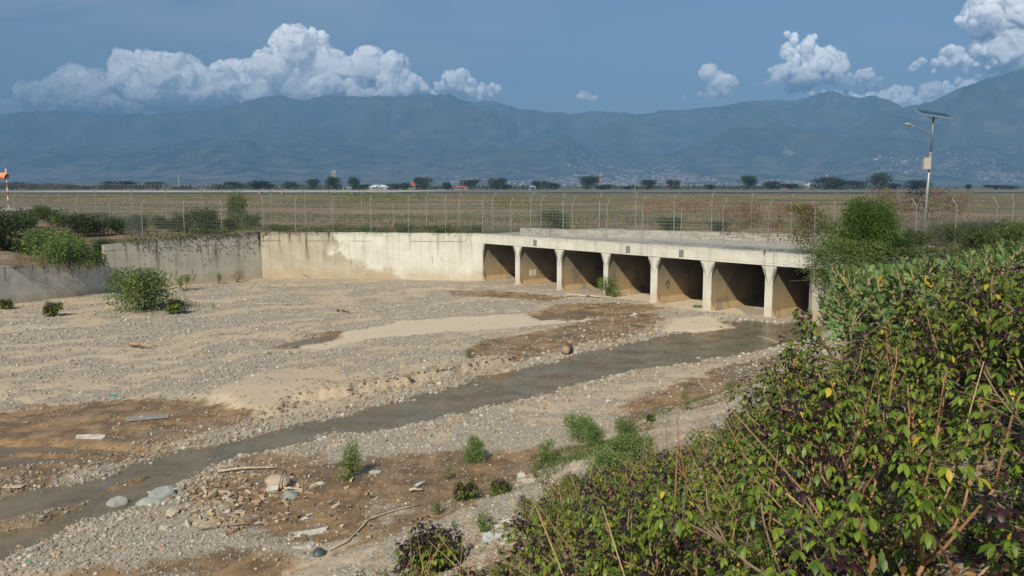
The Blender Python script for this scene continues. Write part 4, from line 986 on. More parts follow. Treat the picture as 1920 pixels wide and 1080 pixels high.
# ------------------------------------------------------------------ fences
M_POST = simple('fence_steel', (.29, .30, .305), .6, .3, .12, 6); M_WIRE = simple('fence_wire', (.22, .23, .23), .6, .3); M_OLD = simple('fence_dark', (.20, .21, .21), .7, .3)
def col_on(px, y_guess, A, B):
    """plan point where the sight column px crosses line A-B"""
    q = P(px, y_guess); a_ = q[0] / q[1]; d_ = (B[0] - A[0], B[1] - A[1]); t_ = (A[0] - a_ * A[1]) / (a_ * d_[1] - d_[0])
    return (A[0] + d_[0] * t_, A[1] + d_[1] * t_)
def fence(posts, h, arm, label, name, mesh_h, vs, hs, wr, pw, varm=False, zf=lambda x, y: 0.0, armdir=None, hscale=None, strands=3):
    root = empty(name, (posts[0][0], posts[0][1], 0), label, 'fence'); o0 = np.array([posts[0][0], posts[0][1], 0])
    tops = []
    for i, (x, y) in enumerate(posts):
        a_ = np.array(posts[max(i - 1, 0)]); b_ = np.array(posts[min(i + 1, len(posts) - 1)]); d_ = (b_ - a_) / np.linalg.norm(b_ - a_); nrm = np.array([-d_[1], d_[0]])
        if nrm[1] < 0: nrm = -nrm
        z = zf(x, y); hh = h * (hscale(i) if hscale else 1); hh *= 1 + .02 * math.sin(i * 2.3)
        base = np.array([x, y, z - .1]) - o0; top = np.array([x + .03 * math.sin(i * 3.1), y, z + hh]) - o0
        mb = MB(); mb.tube(np.array([base, (base + top) / 2, top]), pw, 7)
        dirs_ = [1, -1] if varm else [1]; tp_ = []
        for sg in dirs_:
            e_ = top + np.array([nrm[0] * sg * arm * .8, nrm[1] * sg * arm * .8, arm]); mb.tube(np.array([top - (0, 0, .04), e_]), pw * .8, 6); tp_.append((top, e_))
        mb.build('fence_post', M_POST, root); tops.append((base, top, tp_))
    for i in range(len(posts) - 1):
        b0, t0, a0 = tops[i]; b1, t1, a1 = tops[i + 1]; mb = MB(); L = np.linalg.norm(b1 - b0); nv = int(L / vs)
        z0, z1 = b0 + (0, 0, .16), b1 + (0, 0, .16)
        for k in range(1, nv):
            q = z0 + (z1 - z0) * k / nv; mb.bar(q, q + (0, 0, mesh_h), wr)
        for k in range(int(mesh_h / hs) + 1): mb.bar(z0 + (0, 0, k * hs), z1 + (0, 0, k * hs), wr * 1.25)
        mb.build('mesh_panel', M_WIRE, root)
        mb = MB()
        for s_ in range(strands):
            f_ = (s_ + 1) / strands
            for (ta, ea), (tb, eb) in zip(a0, a1):
                p_, q_ = ta + (ea - ta) * f_, tb + (eb - tb) * f_; mid = (p_ + q_) / 2 - (0, 0, .04); mb.bar(p_, mid, wr * 1.0); mb.bar(mid, q_, wr * 1.0)
        for zz in (mesh_h + .25, mesh_h + .45):
            if zz < h - .1: mb.bar(b0 + (0, 0, zz), b1 + (0, 0, zz), wr)
        mb.build('barbed_wire', M_OLD, root)
    return root, tops
WB = np.array(C1) + lbn * .25; WA_ = np.array(L1) + lbn * .25
cA, cB = np.array(C1) + (0, .25), np.array(E0) + (0, .25); eA, eB = E0 + EW * .18, E0 + EU * 20 + EW * .18
fp = []
for px_, D_ in ((-60, 100), (-25, 94), (30, 88), (87, 80), (146, 73), (208, 66.5), (268, 60.5)): fp.append(((px_ - 960) / FPX * D_, D_))
for px_ in (346, 417): fp.append(col_on(px_, 440, tuple(WA_), tuple(WB)))
fp.append(tuple(np.array(C1) + (.1, .3)))
for px_ in (555, 625, 696, 766, 836): fp.append(col_on(px_, 436, tuple(cA), tuple(cB)))
for px_ in (905, 958, 1014, 1073, 1137, 1204, 1276, 1355, 1439, 1526): fp.append(col_on(px_, 436 + (px_ - 905) * .066, tuple(eA), tuple(eB)))
fp += [((1622 - 960) / FPX * 45.5, 45.5), ((1717 - 960) / FPX * 48, 48), ((1790 - 960) / FPX * 50, 50), ((1867 - 960) / FPX * 52.5, 52.5), ((1960 - 960) / FPX * 55, 55)]
def zf_front(x, y):
    return max(-.30, -.28 * math.exp(-max(0, math.hypot(x - L1[0], y - L1[1]) - 3) / 7)) if x < -10 else 0.03
fence(fp, 2.35, .40, 'welded mesh fence with cranked posts along the wall top and culvert edge', 'mesh_fence', 1.95, .13, .20, .007, .026, zf=zf_front)
rp = []
for px_ in (-90, -22, 45, 113, 180, 248, 313, 379, 445, 509, 573, 621, 679, 738, 800, 861, 924): rp.append(P(px_, 400 + (px_ - 45) * .0335, 0))
rz_ = len(rp)
n_par = np.array(n_)
for px_ in (988, 1050, 1118, 1187, 1259, 1331, 1405, 1482, 1562, 1642): rp.append(tuple(np.array(col_on(px_, 442, tuple(rp0), tuple(rp1))) + n_par * .75))
for px_, y_ in ((1725, 446), (1808, 447), (1895, 448), (1985, 449)): rp.append(P(px_, y_, 0))
rroot, rtops = fence(rp, 2.55, .42, 'taller perimeter fence with forked post tops and razor wire facing the runway', 'perimeter_fence', 1.8, .25, .22, .008, .033, True,
      zf=lambda x, y: .0, hscale=lambda i: 1.18 - .012 * min(i, 15))
mb = MB()
for i in range(0, 8):
    t0 = rtops[i][1] + (0, 0, .45); t1 = rtops[i + 1][1] + (0, 0, .45); L = np.linalg.norm(t1 - t0); d = (t1 - t0) / L; s_ = np.cross(d, (0, 0, 1)); th = np.linspace(0, L / .62 * 2 * np.pi, int(L / .62 * 14))
    rr_ = .36 + .05 * np.sin(th * .21 + i)
    pts_ = t0 + np.outer(th / th[-1] * L, d) + np.outer(np.cos(th) * rr_, s_) + np.outer(np.sin(th) * rr_ + .05, (0, 0, 1)); mb.tube(pts_, .016, 3, caps=False)
mb.build('razor_coil', M_OLD, rroot)
mb = MB()
for i in range(15, len(rtops) - 2):
    t0 = rtops[i][1] + (0, 0, .3); t1 = rtops[i + 1][1] + (0, 0, .3); L = np.linalg.norm(t1 - t0); d = (t1 - t0) / L; s_ = np.cross(d, (0, 0, 1)); th = np.linspace(0, L / 1.5 * 2 * np.pi, int(L / 1.5 * 16))
    pts_ = t0 + np.outer(th / th[-1] * L, d) + np.outer(np.cos(th) * .22, s_) + np.outer(np.sin(th) * .22, (0, 0, 1)); mb.tube(pts_, .010, 3, caps=False)
mb.build('razor_coil', M_OLD, rroot)

# ------------------------------------------------------------------ solar street lamp
lx, ly = P(1731, 462, 0); e = empty('street_lamp', (lx, ly, 0), 'grey solar street lamp with a panel on top and a battery box', 'street lamp')
HL = 7.55; M_GAL = simple('galvanised_pole', (.34, .36, .36), .5, .5, .1, 4)
mb = MB(); mb.tube(np.array([[0, 0, -.1], [.05, 0, 3], [.12, 0, 5.4]]), [.085, .078, .070], 12); mb.build('pole', M_GAL, e, smooth=True)
mb = MB(); mb.tube(np.array([[.12, 0, 5.38], [.17, 0, HL - .15]]), [.055, .05], 10); mb.build('upper_pole', simple('dark_pole', (.22, .24, .25), .5, .5), e, smooth=True)
mb = MB()
for z_ in (1.2, 5.35): mb.tube(np.array([[.05 + .017 * z_ * .6, 0, z_ - .05], [.05 + .017 * z_ * .6, 0, z_ + .05]]), .11, 12)
mb.build('flange_ring', M_GAL, e)
arm = np.array([[.14, 0, 6.25], [.06, -.02, 6.45], [-.10, -.05, 6.52], [-.9, -.25, 6.80], [-1.18, -.32, 6.88]])
mb = MB(); mb.tube(arm, .033, 8); ar = mb.build('arm', M_GAL, e, smooth=True)
v, f = IC[3]; v = v * np.array([.30, .13, .085]); v[:, 2] = np.where(v[:, 2] < -.03, -.03, v[:, 2]); hd = obj('lamp_head', mesh_np('lamp_head', v, [f], np.ones((len(v), 3)) * .5, True), simple('lamp_housing', (.36, .37, .36), .5, .3), e); hd.location = (-1.40, -.38, 6.92); hd.rotation_euler = (0, .25, .26)
mb = MB(); mb.obox((0, 0, -.035), (.2, 0, 0), (0, .09, 0), (0, 0, .012)); ln = mb.build('lamp_lens', simple('lens', (.6, .6, .55), .2), hd)
pn = bpy.data.objects.new('solar_panel', None)
mb = MB(); mb.obox((0, 0, 0), (.92, 0, 0), (0, .5, 0), (0, 0, .022)); sp_ = mb.build('solar_panel', simple('panel_frame', (.55, .57, .58), .45, .5), e); sp_.location = (.17, 0, HL); sp_.rotation_euler = (.34, .14, .0)
mb = MB(); mb.obox((0, 0, .026), (.89, 0, 0), (0, .47, 0), (0, 0, .003)); cells = mb.build('solar_cells', simple('cells', (.02, .03, .06), .2), sp_)
mb = MB(); mb.bar((.15, 0, HL - .35), (-.25, .0, HL - .0), .03); mb.bar((.15, 0, HL - .35), (.5, 0, HL - .12), .03); mb.build('panel_bracket', M_GAL, e)
M_BOX = simple('battery_box', (.42, .41, .36), .6, 0, .08, 3)
mb = MB(); mb.obox((-.15, -.12, 4.75), (.20, 0, 0), (0, .14, 0), (0, 0, .33)); bx_ = mb.build('battery_box', M_BOX, e)
mb = MB(); mb.obox((-.15, -.12, 5.095), (.22, 0, 0), (0, .16, 0), (0, 0, .012)); mb.build('box_lid', M_BOX, bx_)
mb = MB(); mb.obox((-.15, -.266, 4.75), (.17, 0, 0), (0, .005, 0), (0, 0, .29)); mb.build('box_door', M_BOX, bx_)
mb = MB()
for z_ in (4.55, 4.95): mb.obox((.10, 0, z_), (.10, 0, 0), (0, .09, 0), (0, 0, .03))
mb.build('bracket', simple('bracket_dark', (.12, .12, .12), .6), bx_)

# ------------------------------------------------------------------ windsock
wxp = ((20 - 960) / FPX * 128, 128.0); e = empty('windsock', (*wxp, 0), 'orange windsock drooping from a red and white banded mast', 'windsock')
HT = (392 - 316) / FPX * 128; nb_ = 9
for k in range(nb_):
    mb = MB(); mb.tube(np.array([[0, 0, HT * k / nb_ - .05], [0, 0, HT * (k + 1) / nb_ - .052]]), .09, 8)
    mb.build('mast_band', simple('mast_red', (.42, .07, .05), .6) if k % 2 else simple('mast_white', (.72, .70, .66), .6), e)
M_SOCK = simple('windsock_cloth', (.80, .30, .14), .75, 0, .12, 2)
sk = np.array([[.0, 0, HT - 1.25], [-.25, 0, HT - 1.12], [-.8, 0, HT - 1.15], [-1.3, .1, HT - 1.35], [-1.65, .1, HT - 2.0], [-1.9, .2, HT - 3.2], [-1.95, .2, HT - 3.6]]) 
mb = MB(); mb.tube(sk, [.50, .50, .46, .44, .38, .28, .24], 14, caps=False); mb.build('sock', M_SOCK, e, smooth=True)
mb = MB(); th = np.linspace(0, 2 * np.pi, 17); mb.tube(np.stack([.02 + 0 * th, .5 * np.cos(th), HT - 1.25 + .5 * np.sin(th)], -1), .03, 5, caps=False); mb.build('hoop', M_OLD, e)
mb = MB(); mb.tube(np.array([[0, 0, HT - .06], [0, 0, HT + .12], [0, 0, HT + .3]]), [.06, .13, .08], 8); mb.build('beacon', simple('beacon_red', (.5, .08, .05), .4), e)
# taxiway marker boxes
for i, px_ in enumerate((490, 532)):
    x_, y_ = P(px_, 365, 0); e = empty('runway_marker', (x_, y_, 0), ('left' if i == 0 else 'right') + ' one of two small black and orange marker boxes before the pale runway', 'marker', group='runway marker boxes')
    mb = MB(); mb.box(-.55, .55, -.3, .3, .3, 1.1); mb.build('marker_box', M_INK, e)
    mb = MB(); mb.box(-.9, -.56, -.25, .25, .35, 1.0); mb.build('orange_face', M_SOCK, e)
    mb = MB(); mb.box(-.4, -.3, -.1, .1, -.1, .298); mb.box(.3, .4, -.1, .1, -.1, .298); mb.build('marker_feet', M_OLD, e)

# ------------------------------------------------------------------ far buildings and masts
def far_house(px, ytop, ybase, wpx, wm, rm, label, Y=720, hip=True):
    s = Y / FPX; w = wpx * s; H = (355.5 - ytop) * s + .5; wall_h = H * .45; x = (px - 960) / FPX * Y
    e = empty('house', (x, Y, 0.3), label, 'house')
    mb = MB(); mb.box(-w * .44, w * .44, -4, 4, -.5, wall_h); mb.build('wall', wm, e)
    mb = MB(); a_ = .25 if hip else .5
    v = np.array([(-w / 2, -4.8, wall_h + .03), (w / 2, -4.8, wall_h + .03), (w / 2, 4.8, wall_h + .03), (-w / 2, 4.8, wall_h + .03), (-w * a_, 0, H), (w * a_, 0, H)])
    mb.add(v, [np.array([[0, 1, 5, 4], [2, 3, 4, 5]]), np.array([[1, 2, 5], [3, 0, 4]])]); mb.build('roof', rm, e)
    mb = MB()
    for q in (-.25, .1): mb.box(w * q, w * q + w * .12, -4.06, -4.005, wall_h * .3, wall_h * .75)
    mb.build('window', M_INK, e)
RR = simple('red_roof', (.36, .10, .07), .8); WR = simple('white_roof', (.58, .62, .66), .6); BR = simple('blue_roof', (.26, .36, .48), .6)
far_house(712, 348, 355, 38, house_mats[0], WR, 'long white hipped roof on the horizon left of the scrub trees')
far_house(864, 350, 355, 34, house_mats[1], RR, 'low red roofed house on the horizon beyond the runway, under a small tree')
far_house(775, 343, 355, 14, house_mats[1], RR, 'orange red roof peeping between trees on the horizon', 760)
far_house(533, 352, 355, 20, house_mats[0], RR, 'faint red roof between two horizon trees', 800)
far_house(655, 352, 355, 22, house_mats[0], BR, 'pale blue roof below the lattice antenna tower', 740)
far_house(998, 350, 355, 16, house_mats[0], BR, 'small blue roofed shed on the horizon left of the scrub clump', 760)
far_house(1470, 348, 355, 18, house_mats[1], RR, 'red roof among horizon trees left of the long tree clump', 760)
far_house(1512, 346, 355, 10, house_mats[0], WR, 'narrow white building at the foot of the long tree clump', 800)
far_house(1248, 342, 355, 8, house_mats[1], WR, 'small pale shed between two horizon trees', 800)
def mast(px, ytop, wm_, label, Y=760, bands=True, plat=False):
    s = Y / FPX; x = (px - 960) / FPX * Y; H = (356 - ytop) * s; e = empty('antenna_mast', (x, Y, .3), label, 'mast'); n = 6
    for k in range(n):
        z0, z1 = H * k / n, H * (k + 1) / n; w0, w1 = wm_ * (1 - .6 * k / n), wm_ * (1 - .6 * (k + 1) / n); mb = MB()
        for sx, sy in ((-1, -1), (1, -1), (1, 1), (-1, 1)): mb.bar((sx * w0, sy * w0, z0), (sx * w1, sy * w1, z1 - .02), .28)
        mb.bar((-w0, -w0, z0), (w1, -w1, z1 - .02), .22); mb.bar((w0, -w0, z0), (-w1, -w1, z1 - .02), .22)
        mb.build('lattice_section', house_mats[0] if (k % 2 or not bands) else RR, e)
    if plat:
        mb = MB()
        for q in (-1.6, -.6, .6, 1.6): mb.box(q - .25, q + .25, -.3, .3, H - 2.6, H + .5)
        mb.build('antenna_panel', house_mats[0], e)
mast(629, 322, 2.2, 'pale telecom tower with panel antennas behind the left horizon trees', bands=False, plat=True)
mast(1125, 328, 1.0, 'thin red and white lattice mast right of the round horizon tree', 900)
mast(1545, 329, 1.3, 'red and white mast poking above the long tree clump', 900)
mast(340, 330, .5, 'hair-thin pale mast over the left horizon scrub', 900, False)
# ------------------------------------------------------------------ foliage
def leaf_mat(name, rough=.4, spec=.5, trans=.28, vein=0):
    m = bpy.data.materials.new(name); m.use_nodes = True; t = NT(m.node_tree); b = m.node_tree.nodes['Principled BSDF']; omt = m.node_tree.nodes['Material Output']
    a_ = t.node('ShaderNodeAttribute', attribute_name='col').outputs['Color']
    rnd = t.node('ShaderNodeObjectInfo').outputs['Random']
    hs = t.node('ShaderNodeHueSaturation', {'Hue': t.ramp(rnd, 0, 1, .488, .512, False), 'Saturation': 1.0, 'Value': t.ramp(rnd, 0, 1, .85, 1.2, False), 'Color': a_}).outputs[0]
    t.put(b.inputs['Base Color'], hs); b.inputs['Roughness'].default_value = rough; b.inputs['Specular IOR Level'].default_value = spec
    tl = t.node('ShaderNodeBsdfTranslucent', {'Color': t.mix(1, hs, (1.25, 1.2, .55), 'MULTIPLY')})
    mx = t.node('ShaderNodeMixShader', {0: trans, 1: b.outputs[0], 2: tl.outputs[0]}); t.l.new(mx.outputs[0], omt.inputs[0]); return m
M_LEAF = leaf_mat('glossy_leaf', .46, .45, .22); M_YOUNG = leaf_mat('purple_leaf', .42, .5, .08); M_MATTE = leaf_mat('matte_leaf', .6, .3, .22); M_FINE = leaf_mat('fine_leaf', .6, .25, .3)
def bark_mat():
    m, t, b = mat('twig_bark'); a_ = t.node('ShaderNodeAttribute', attribute_name='col').outputs['Color']; pos = t.node('ShaderNodeNewGeometry').outputs['Position']
    t.put(b.inputs['Base Color'], t.mix(t.m('MULTIPLY', t.ramp(t.noise(pos, 14, 5, .7), .35, .65), .4), a_, (.16, .12, .08))); b.inputs['Roughness'].default_value = .8; return m
M_TWIG = bark_mat()
def unit(v): return v / (np.linalg.norm(v, axis=-1, keepdims=True) + 1e-9)
def leaves(mb, base, d, nrm, L, Wd, droop, col, w=(.8, .9), fold=.18):
    N = len(base); d = unit(d); s = unit(np.cross(d, nrm)); nrm = np.cross(s, d)
    L, Wd, droop = [np.broadcast_to(np.asarray(q, float), (N,))[:, None] for q in (L, Wd, droop)]
    def c(t): return base + d * L * (t - .12 * droop * t * t) - np.array([0, 0, 1.0]) * droop * L * t * t * .55
    pts = [c(0)]
    for t_, wf in ((.33, w[0]), (.70, w[1])):
        cc = c(t_); pts += [cc + s * Wd * .5 * wf + nrm * fold * Wd * .5, cc, cc - s * Wd * .5 * wf + nrm * fold * Wd * .5]
    pts.append(c(1.0)); V_ = np.stack(pts, 1)          # N,8
    o = (np.arange(N) * 8)[:, None]
    tri = np.array([[0, 1, 2], [0, 2, 3], [4, 7, 5], [5, 7, 6]]); quad = np.array([[1, 4, 5, 2], [2, 5, 6, 3]])
    mb.add(V_.reshape(-1, 3), [(tri[None] + o[:, :, None]).reshape(-1, 3), (quad[None] + o[:, :, None]).reshape(-1, 4)], np.repeat(np.asarray(col), 8, axis=0))
def grow(stems, r_, p, d, length, rad, depth, tips, split=(2, 3), spread=.55, upb=.25, col=(.2, .15, .1)):
    n = 4; pts = [p.copy()]; dd = d.copy()
    for k in range(n):
        dd = unit(dd + r_.normal(0, .13, 3) + np.array([0, 0, upb * .25])); p = p + dd * length / n; pts.append(p.copy())
    stems.tube(np.array(pts), np.linspace(rad, rad * .68, n + 1), 5, col)
    if depth == 0: tips.append((p, dd)); return
    if r_.random() < .25: tips.append((pts[2], unit(dd + r_.normal(0, .6, 3))))
    for k in range(int(r_.integers(split[0], split[1] + 1))):
        nd = unit(dd + r_.normal(0, spread, 3) + np.array([0, 0, upb])); grow(stems, r_, p, nd, length * r_.uniform(.62, .9), rad * .66, depth - 1, tips, split, spread, upb, col)
def perp_frame(d):
    up = np.where(np.abs(d[:, 2:3]) > .9, np.array([[1.0, 0, 0]]), np.array([[0, 0, 1.0]])); a = unit(np.cross(d, up)); return a, np.cross(d, a)
def make_jatropha(seed, nstem=7, h=1.5, young=.75, leafs=.88, bare=False):
    r_ = np.random.default_rng(seed); st, tips = MB(), []
    for k in range(nstem):
        an = k * 2.4 + r_.uniform(-.4, .4); tl_ = r_.uniform(.15, .95); d = unit(np.array([math.cos(an) * tl_, math.sin(an) * tl_, 1.0]))
        c = [(.30, .20, .11), (.24, .20, .15), (.36, .19, .09), (.22, .17, .11)][int(r_.integers(0, 4))]
        grow(st, r_, np.array([math.cos(an) * .06, math.sin(an) * .06, -.12]), d, h * .42 * r_.uniform(.75, 1.1), .0105 * h, 2, tips, (2, 4), .52, .25, c)
    P_ = np.array([q[0] for q in tips]); D_ = unit(np.array([q[1] for q in tips]) + np.array([0, 0, .35])); n = len(P_)
    g, yg = MB(), MB(); a, b_ = perp_frame(D_)
    nl = 11; ytip = r_.random(n) < young * .62
    for k in range(nl):
        ang = k * 2.4 + r_.uniform(0, .8, n); el = np.radians(np.linspace(62, -5, nl)[k] + r_.normal(0, 9, n))
        back = k * .020 * leafs + 0 * ang
        out = unit((np.cos(ang)[:, None] * a + np.sin(ang)[:, None] * b_) * np.cos(el)[:, None] + D_ * np.sin(el)[:, None])
        pl = (.045 + .075 * k / nl) * leafs * r_.uniform(.75, 1.2, n); base0 = P_ - D_ * back[:, None]; tipp = base0 + out * pl[:, None]
        isy = ytip & (r_.random(n) < (1.0 if k < 3 else .75)) if k < 6 else np.zeros(n, bool)
        for lob, fa in ((0, 1.0), (.85, .85), (-.85, .85)):
            hor = unit(out * np.array([1, 1, .3])); sd_ = unit(np.cross(hor, np.array([0, 0, 1.0]) + 0 * hor)); dl = unit(hor * math.cos(lob) + sd_ * math.sin(lob) + np.array([0, 0, 1.0]) * r_.uniform(-.75, .05, n)[:, None] * (1.0 if k > 2 else .35))
            L_ = r_.uniform(.055, .085, n) * fa * leafs * (.85 if k < 3 else 1); W_l = L_ * r_.uniform(.42, .52, n)
            up = np.array([0, 0, 1.0]) + r_.normal(0, .22, (n, 3)); tone = r_.uniform(0, 1, n)[:, None]
            cg = np.array([.045, .085, .008]) * (1 - tone) + np.array([.190, .250, .026]) * tone; yl = r_.random(n)[:, None]; cg = np.where(yl > .975, np.array([.45, .34, .04]), cg)
            cp = np.array([.012, .004, .006]) * (1 - tone) + np.array([.042, .012, .016]) * tone
            for msk, tgt, cc in ((~isy, g, cg), (isy, yg, cp)):
                if msk.any(): leaves(tgt, tipp[msk], dl[msk], up[msk], L_[msk], W_l[msk], r_.uniform(.5, 1.3, msk.sum()), cc[msk], (.85, .95), .22)
        keep_ = slice(None)
        seg = np.stack([base0, tipp], 1)
        for q in seg[::1]: st.tube(q, .0022, 3, (.16, .12, .05), caps=False)
    # hanging dry leaf scraps and inner greenery
    m_ = int(n * 1.6); ii = r_.integers(0, n, m_); bp = P_[ii] * r_.uniform(.35, .85, m_)[:, None] + r_.normal(0, .07, (m_, 3)); tone = r_.random(m_)[:, None]
    cc = np.where(r_.random(m_)[:, None] < .35, np.array([.30, .17, .07]), np.array([.06, .10, .022]) * (1 + tone))
    leaves(g, bp, unit(r_.normal(0, 1, (m_, 3)) + (0, 0, -.6)), np.array([0, 0, 1.0]) + r_.normal(0, .5, (m_, 3)), r_.uniform(.05, .09, m_), .035, .6, cc)
    return dict(stems=(st.mesh('stems', True), M_TWIG), foliage=(g.mesh('foliage', True), M_LEAF), young_leaves=(yg.mesh('young_leaves', True), M_YOUNG), h=float(P_[:, 2].max()) + .08)
def make_calotropis(seed, nstem=8, h=1.6, flowers=True):
    r_ = np.random.default_rng(seed); st, tips = MB(), []
    for k in range(nstem):
        an = k * 2.4 + r_.uniform(-.4, .4); tl_ = r_.uniform(.1, .75); d = unit(np.array([math.cos(an) * tl_, math.sin(an) * tl_, 1.0]))
        grow(st, r_, np.array([math.cos(an) * .08, math.sin(an) * .08, -.12]), d, h * .46 * r_.uniform(.7, 1.1), .0095 * h, 1, tips, (3, 5), .48, .30, (.34, .24, .13))
    g, fl_ = MB(), MB()
    for p, d in tips:
        d = unit(d + np.array([0, 0, .5])); n = 14; a, b_ = perp_frame(d[None]); a, b_ = a[0], b_[0]; ks = np.arange(n)
        lev = ks // 2; ang = (lev % 2) * 1.57 + (ks % 2) * math.pi + r_.uniform(-.3, .3, n) + r_.uniform(0, 3)
        base = p - d * (lev * .055)[:, None]; el = np.radians(72 - lev * 10 + r_.normal(0, 7, n))
        out = unit((np.cos(ang)[:, None] * a + np.sin(ang)[:, None] * b_) * np.cos(el)[:, None] + d * np.sin(el)[:, None])
        L_ = np.where(lev == 0, .06, .115) * r_.uniform(.8, 1.25, n); tone = r_.uniform(0, 1, n)[:, None]
        cc = np.array([.085, .150, .045]) * (1 - tone) + np.array([.20, .29, .10]) * tone; cc = np.where(r_.random(n)[:, None] > .975, np.array([.48, .36, .05]), cc)
        up = np.cross(np.cross(out, d), out); up = up + r_.normal(0, .2, (n, 3))
        leaves(g, base, out, up, L_, L_ * .46, r_.uniform(0, .35, n), cc, (.72, 1.0), .22)
        if flowers and r_.random() < .14:
            for q in range(6):
                v, f = IC[1]; c_ = p + r_.normal(0, .018, 3) + d * .03; g.add(v * .008 + c_, f, (.42, .36, .42))
    out = dict(stems=(st.mesh('stems', True), M_TWIG), foliage=(g.mesh('foliage'), M_MATTE), h=max(q[0][2] for q in tips) + .1)
    if fl_.n: out['flower_clusters'] = (fl_.mesh('flower_clusters', True), M_MATTE)
    return out
def make_bush(seed, h, w, n, ls, lc0, lc1, m_=None, stemcol=(.22, .16, .10), upright=.2, lumps=9, aspect=.45, base=.0):
    r_ = np.random.default_rng(seed); st, g = MB(), MB()
    cen = []
    for k in range(lumps):
        an = r_.uniform(0, 6.28); q = math.sqrt(r_.random()) * w * .34; zz = h * (base + (1 - base) * r_.uniform(.30, .80)); c = np.array([math.cos(an) * q, math.sin(an) * q, zz]); rad = np.array([w * .24, w * .24, min(h - zz, zz) * 1.0 + .02]) * r_.uniform(.7, 1.1); cen.append((c, rad))
        k_ = np.linspace(0, 1, 5)[:, None]; st.tube(np.array([0, 0, -.08]) * (1 - k_) + c * k_ + np.sin(k_ * 3.1) * r_.normal(0, .06 * w, 3) * np.array([1, 1, 0]), np.linspace(.014, .004, 5) * (h + .3), 5, stemcol)
        for z_ in range(3):
            e_ = c + r_.normal(0, .8, 3) * rad; st.tube(np.array([c, (c + e_) / 2 + r_.normal(0, .03, 3) * h, e_]), [.006 * h, .004 * h, .002 * h], 3, stemcol, caps=False)
    k = r_.integers(0, lumps, n); C_ = np.array([q[0] for q in cen])[k]; Rd = np.array([q[1] for q in cen])[k]
    u = unit(r_.normal(0, 1, (n, 3))); rr_ = r_.uniform(.15, 1.0, n)[:, None] ** .55; pos = C_ + u * Rd * rr_ * (1 + .25 * r_.normal(0, 1, (n, 1)) * .6); pos[:, 2] = np.maximum(pos[:, 2], .02)
    tone = r_.random(n)[:, None] * .7 + (fbm3(pos / max(w, .1) * 4 + seed, 2, seed)[:, None] - .3) * .8; tone = np.clip(tone, 0, 1)
    cc = np.array(lc0) * (1 - tone) + np.array(lc1) * tone
    leaves(g, pos, unit(u + r_.normal(0, .6, (n, 3)) + np.array([0, 0, upright])), unit(u + np.array([0, 0, .9]) + r_.normal(0, .4, (n, 3))), ls * r_.uniform(.6, 1.3, n), ls * aspect, r_.uniform(.1, .8, n), cc)
    return dict(stems=(st.mesh('stems', True), M_TWIG), foliage=(g.mesh('foliage'), m_ or M_FINE), h=h)
def make_tree(seed, h, w, n, ls, lc0, lc1, tr=.25):
    d = make_bush(seed, h, w, n, ls, lc0, lc1, M_FINE, (.12, .10, .08), .1, 14, .75, tr); r_ = np.random.default_rng(seed + 50); tb = MB()
    k_ = np.linspace(0, 1, 6)[:, None]; tb.tube(np.array([0, 0, -.3]) * (1 - k_) + np.array([r_.normal(0, .05) * h, 0, h * .6]) * k_, np.linspace(.035, .012, 6) * h, 7, (.14, .11, .08))
    return dict(trunk=(tb.mesh('trunk', True), M_TWIG), limbs=d['stems'], crown=d['foliage'], h=h)
PROTO_ROOT = {}
def place(kind, proto, loc, rz, sc, label, cat, group=None, name=None):
    e = empty(name or kind, loc, label, cat, rz, group); e.scale = (sc, sc, sc) if not hasattr(sc, '__len__') else sc
    for part, val in proto.items():
        if part == 'h': continue
        me_, m_ = val
        if not me_.materials: me_.materials.append(m_)
        o = bpy.data.objects.new(part, me_); COL.objects.link(o); o.parent = e
    return e
JAT = [make_jatropha(100 + k, nstem=6 + k % 3, h=1.5, young=.55 + .1 * (k % 4)) for k in range(6)]
JB = [make_jatropha(150 + k, nstem=7 + k, h=1.0, young=1.25, leafs=1.45) for k in range(2)]
CAL = [make_calotropis(200 + k, nstem=8 + k, h=1.6) for k in range(4)]
G1, G2 = (.045, .085, .018), (.12, .19, .04)
HERB = [make_bush(300 + k, 1.0, 1.0, 900, .075, (.06, .12, .02), (.16, .27, .045), M_LEAF, lumps=7, aspect=.5) for k in range(3)]
THIN = [make_bush(310 + k, 1.0, .7, 260, .085, (.07, .13, .025), (.17, .27, .06), M_LEAF, lumps=6, aspect=.45) for k in range(2)]
DRYB = make_bush(320, 1.0, 1.2, 420, .07, (.14, .09, .05), (.26, .17, .09), M_FINE, lumps=8)
DARKB = [make_bush(330 + k, 1.0, 1.5, 3600, .075, (.022, .045, .012), (.065, .11, .028), M_FINE, lumps=14) for k in range(3)]
MIDB = [make_bush(340 + k, 1.0, 1.4, 2200, .085, (.05, .085, .022), (.14, .19, .05), M_FINE, lumps=11) for k in range(3)]

BROAD = [make_bush(360 + k, 1.0, 1.75, 3800, .072, (.07, .125, .03), (.19, .28, .08), M_MATTE, (.3, .25, .16), .5, 13, .52) for k in range(2)]
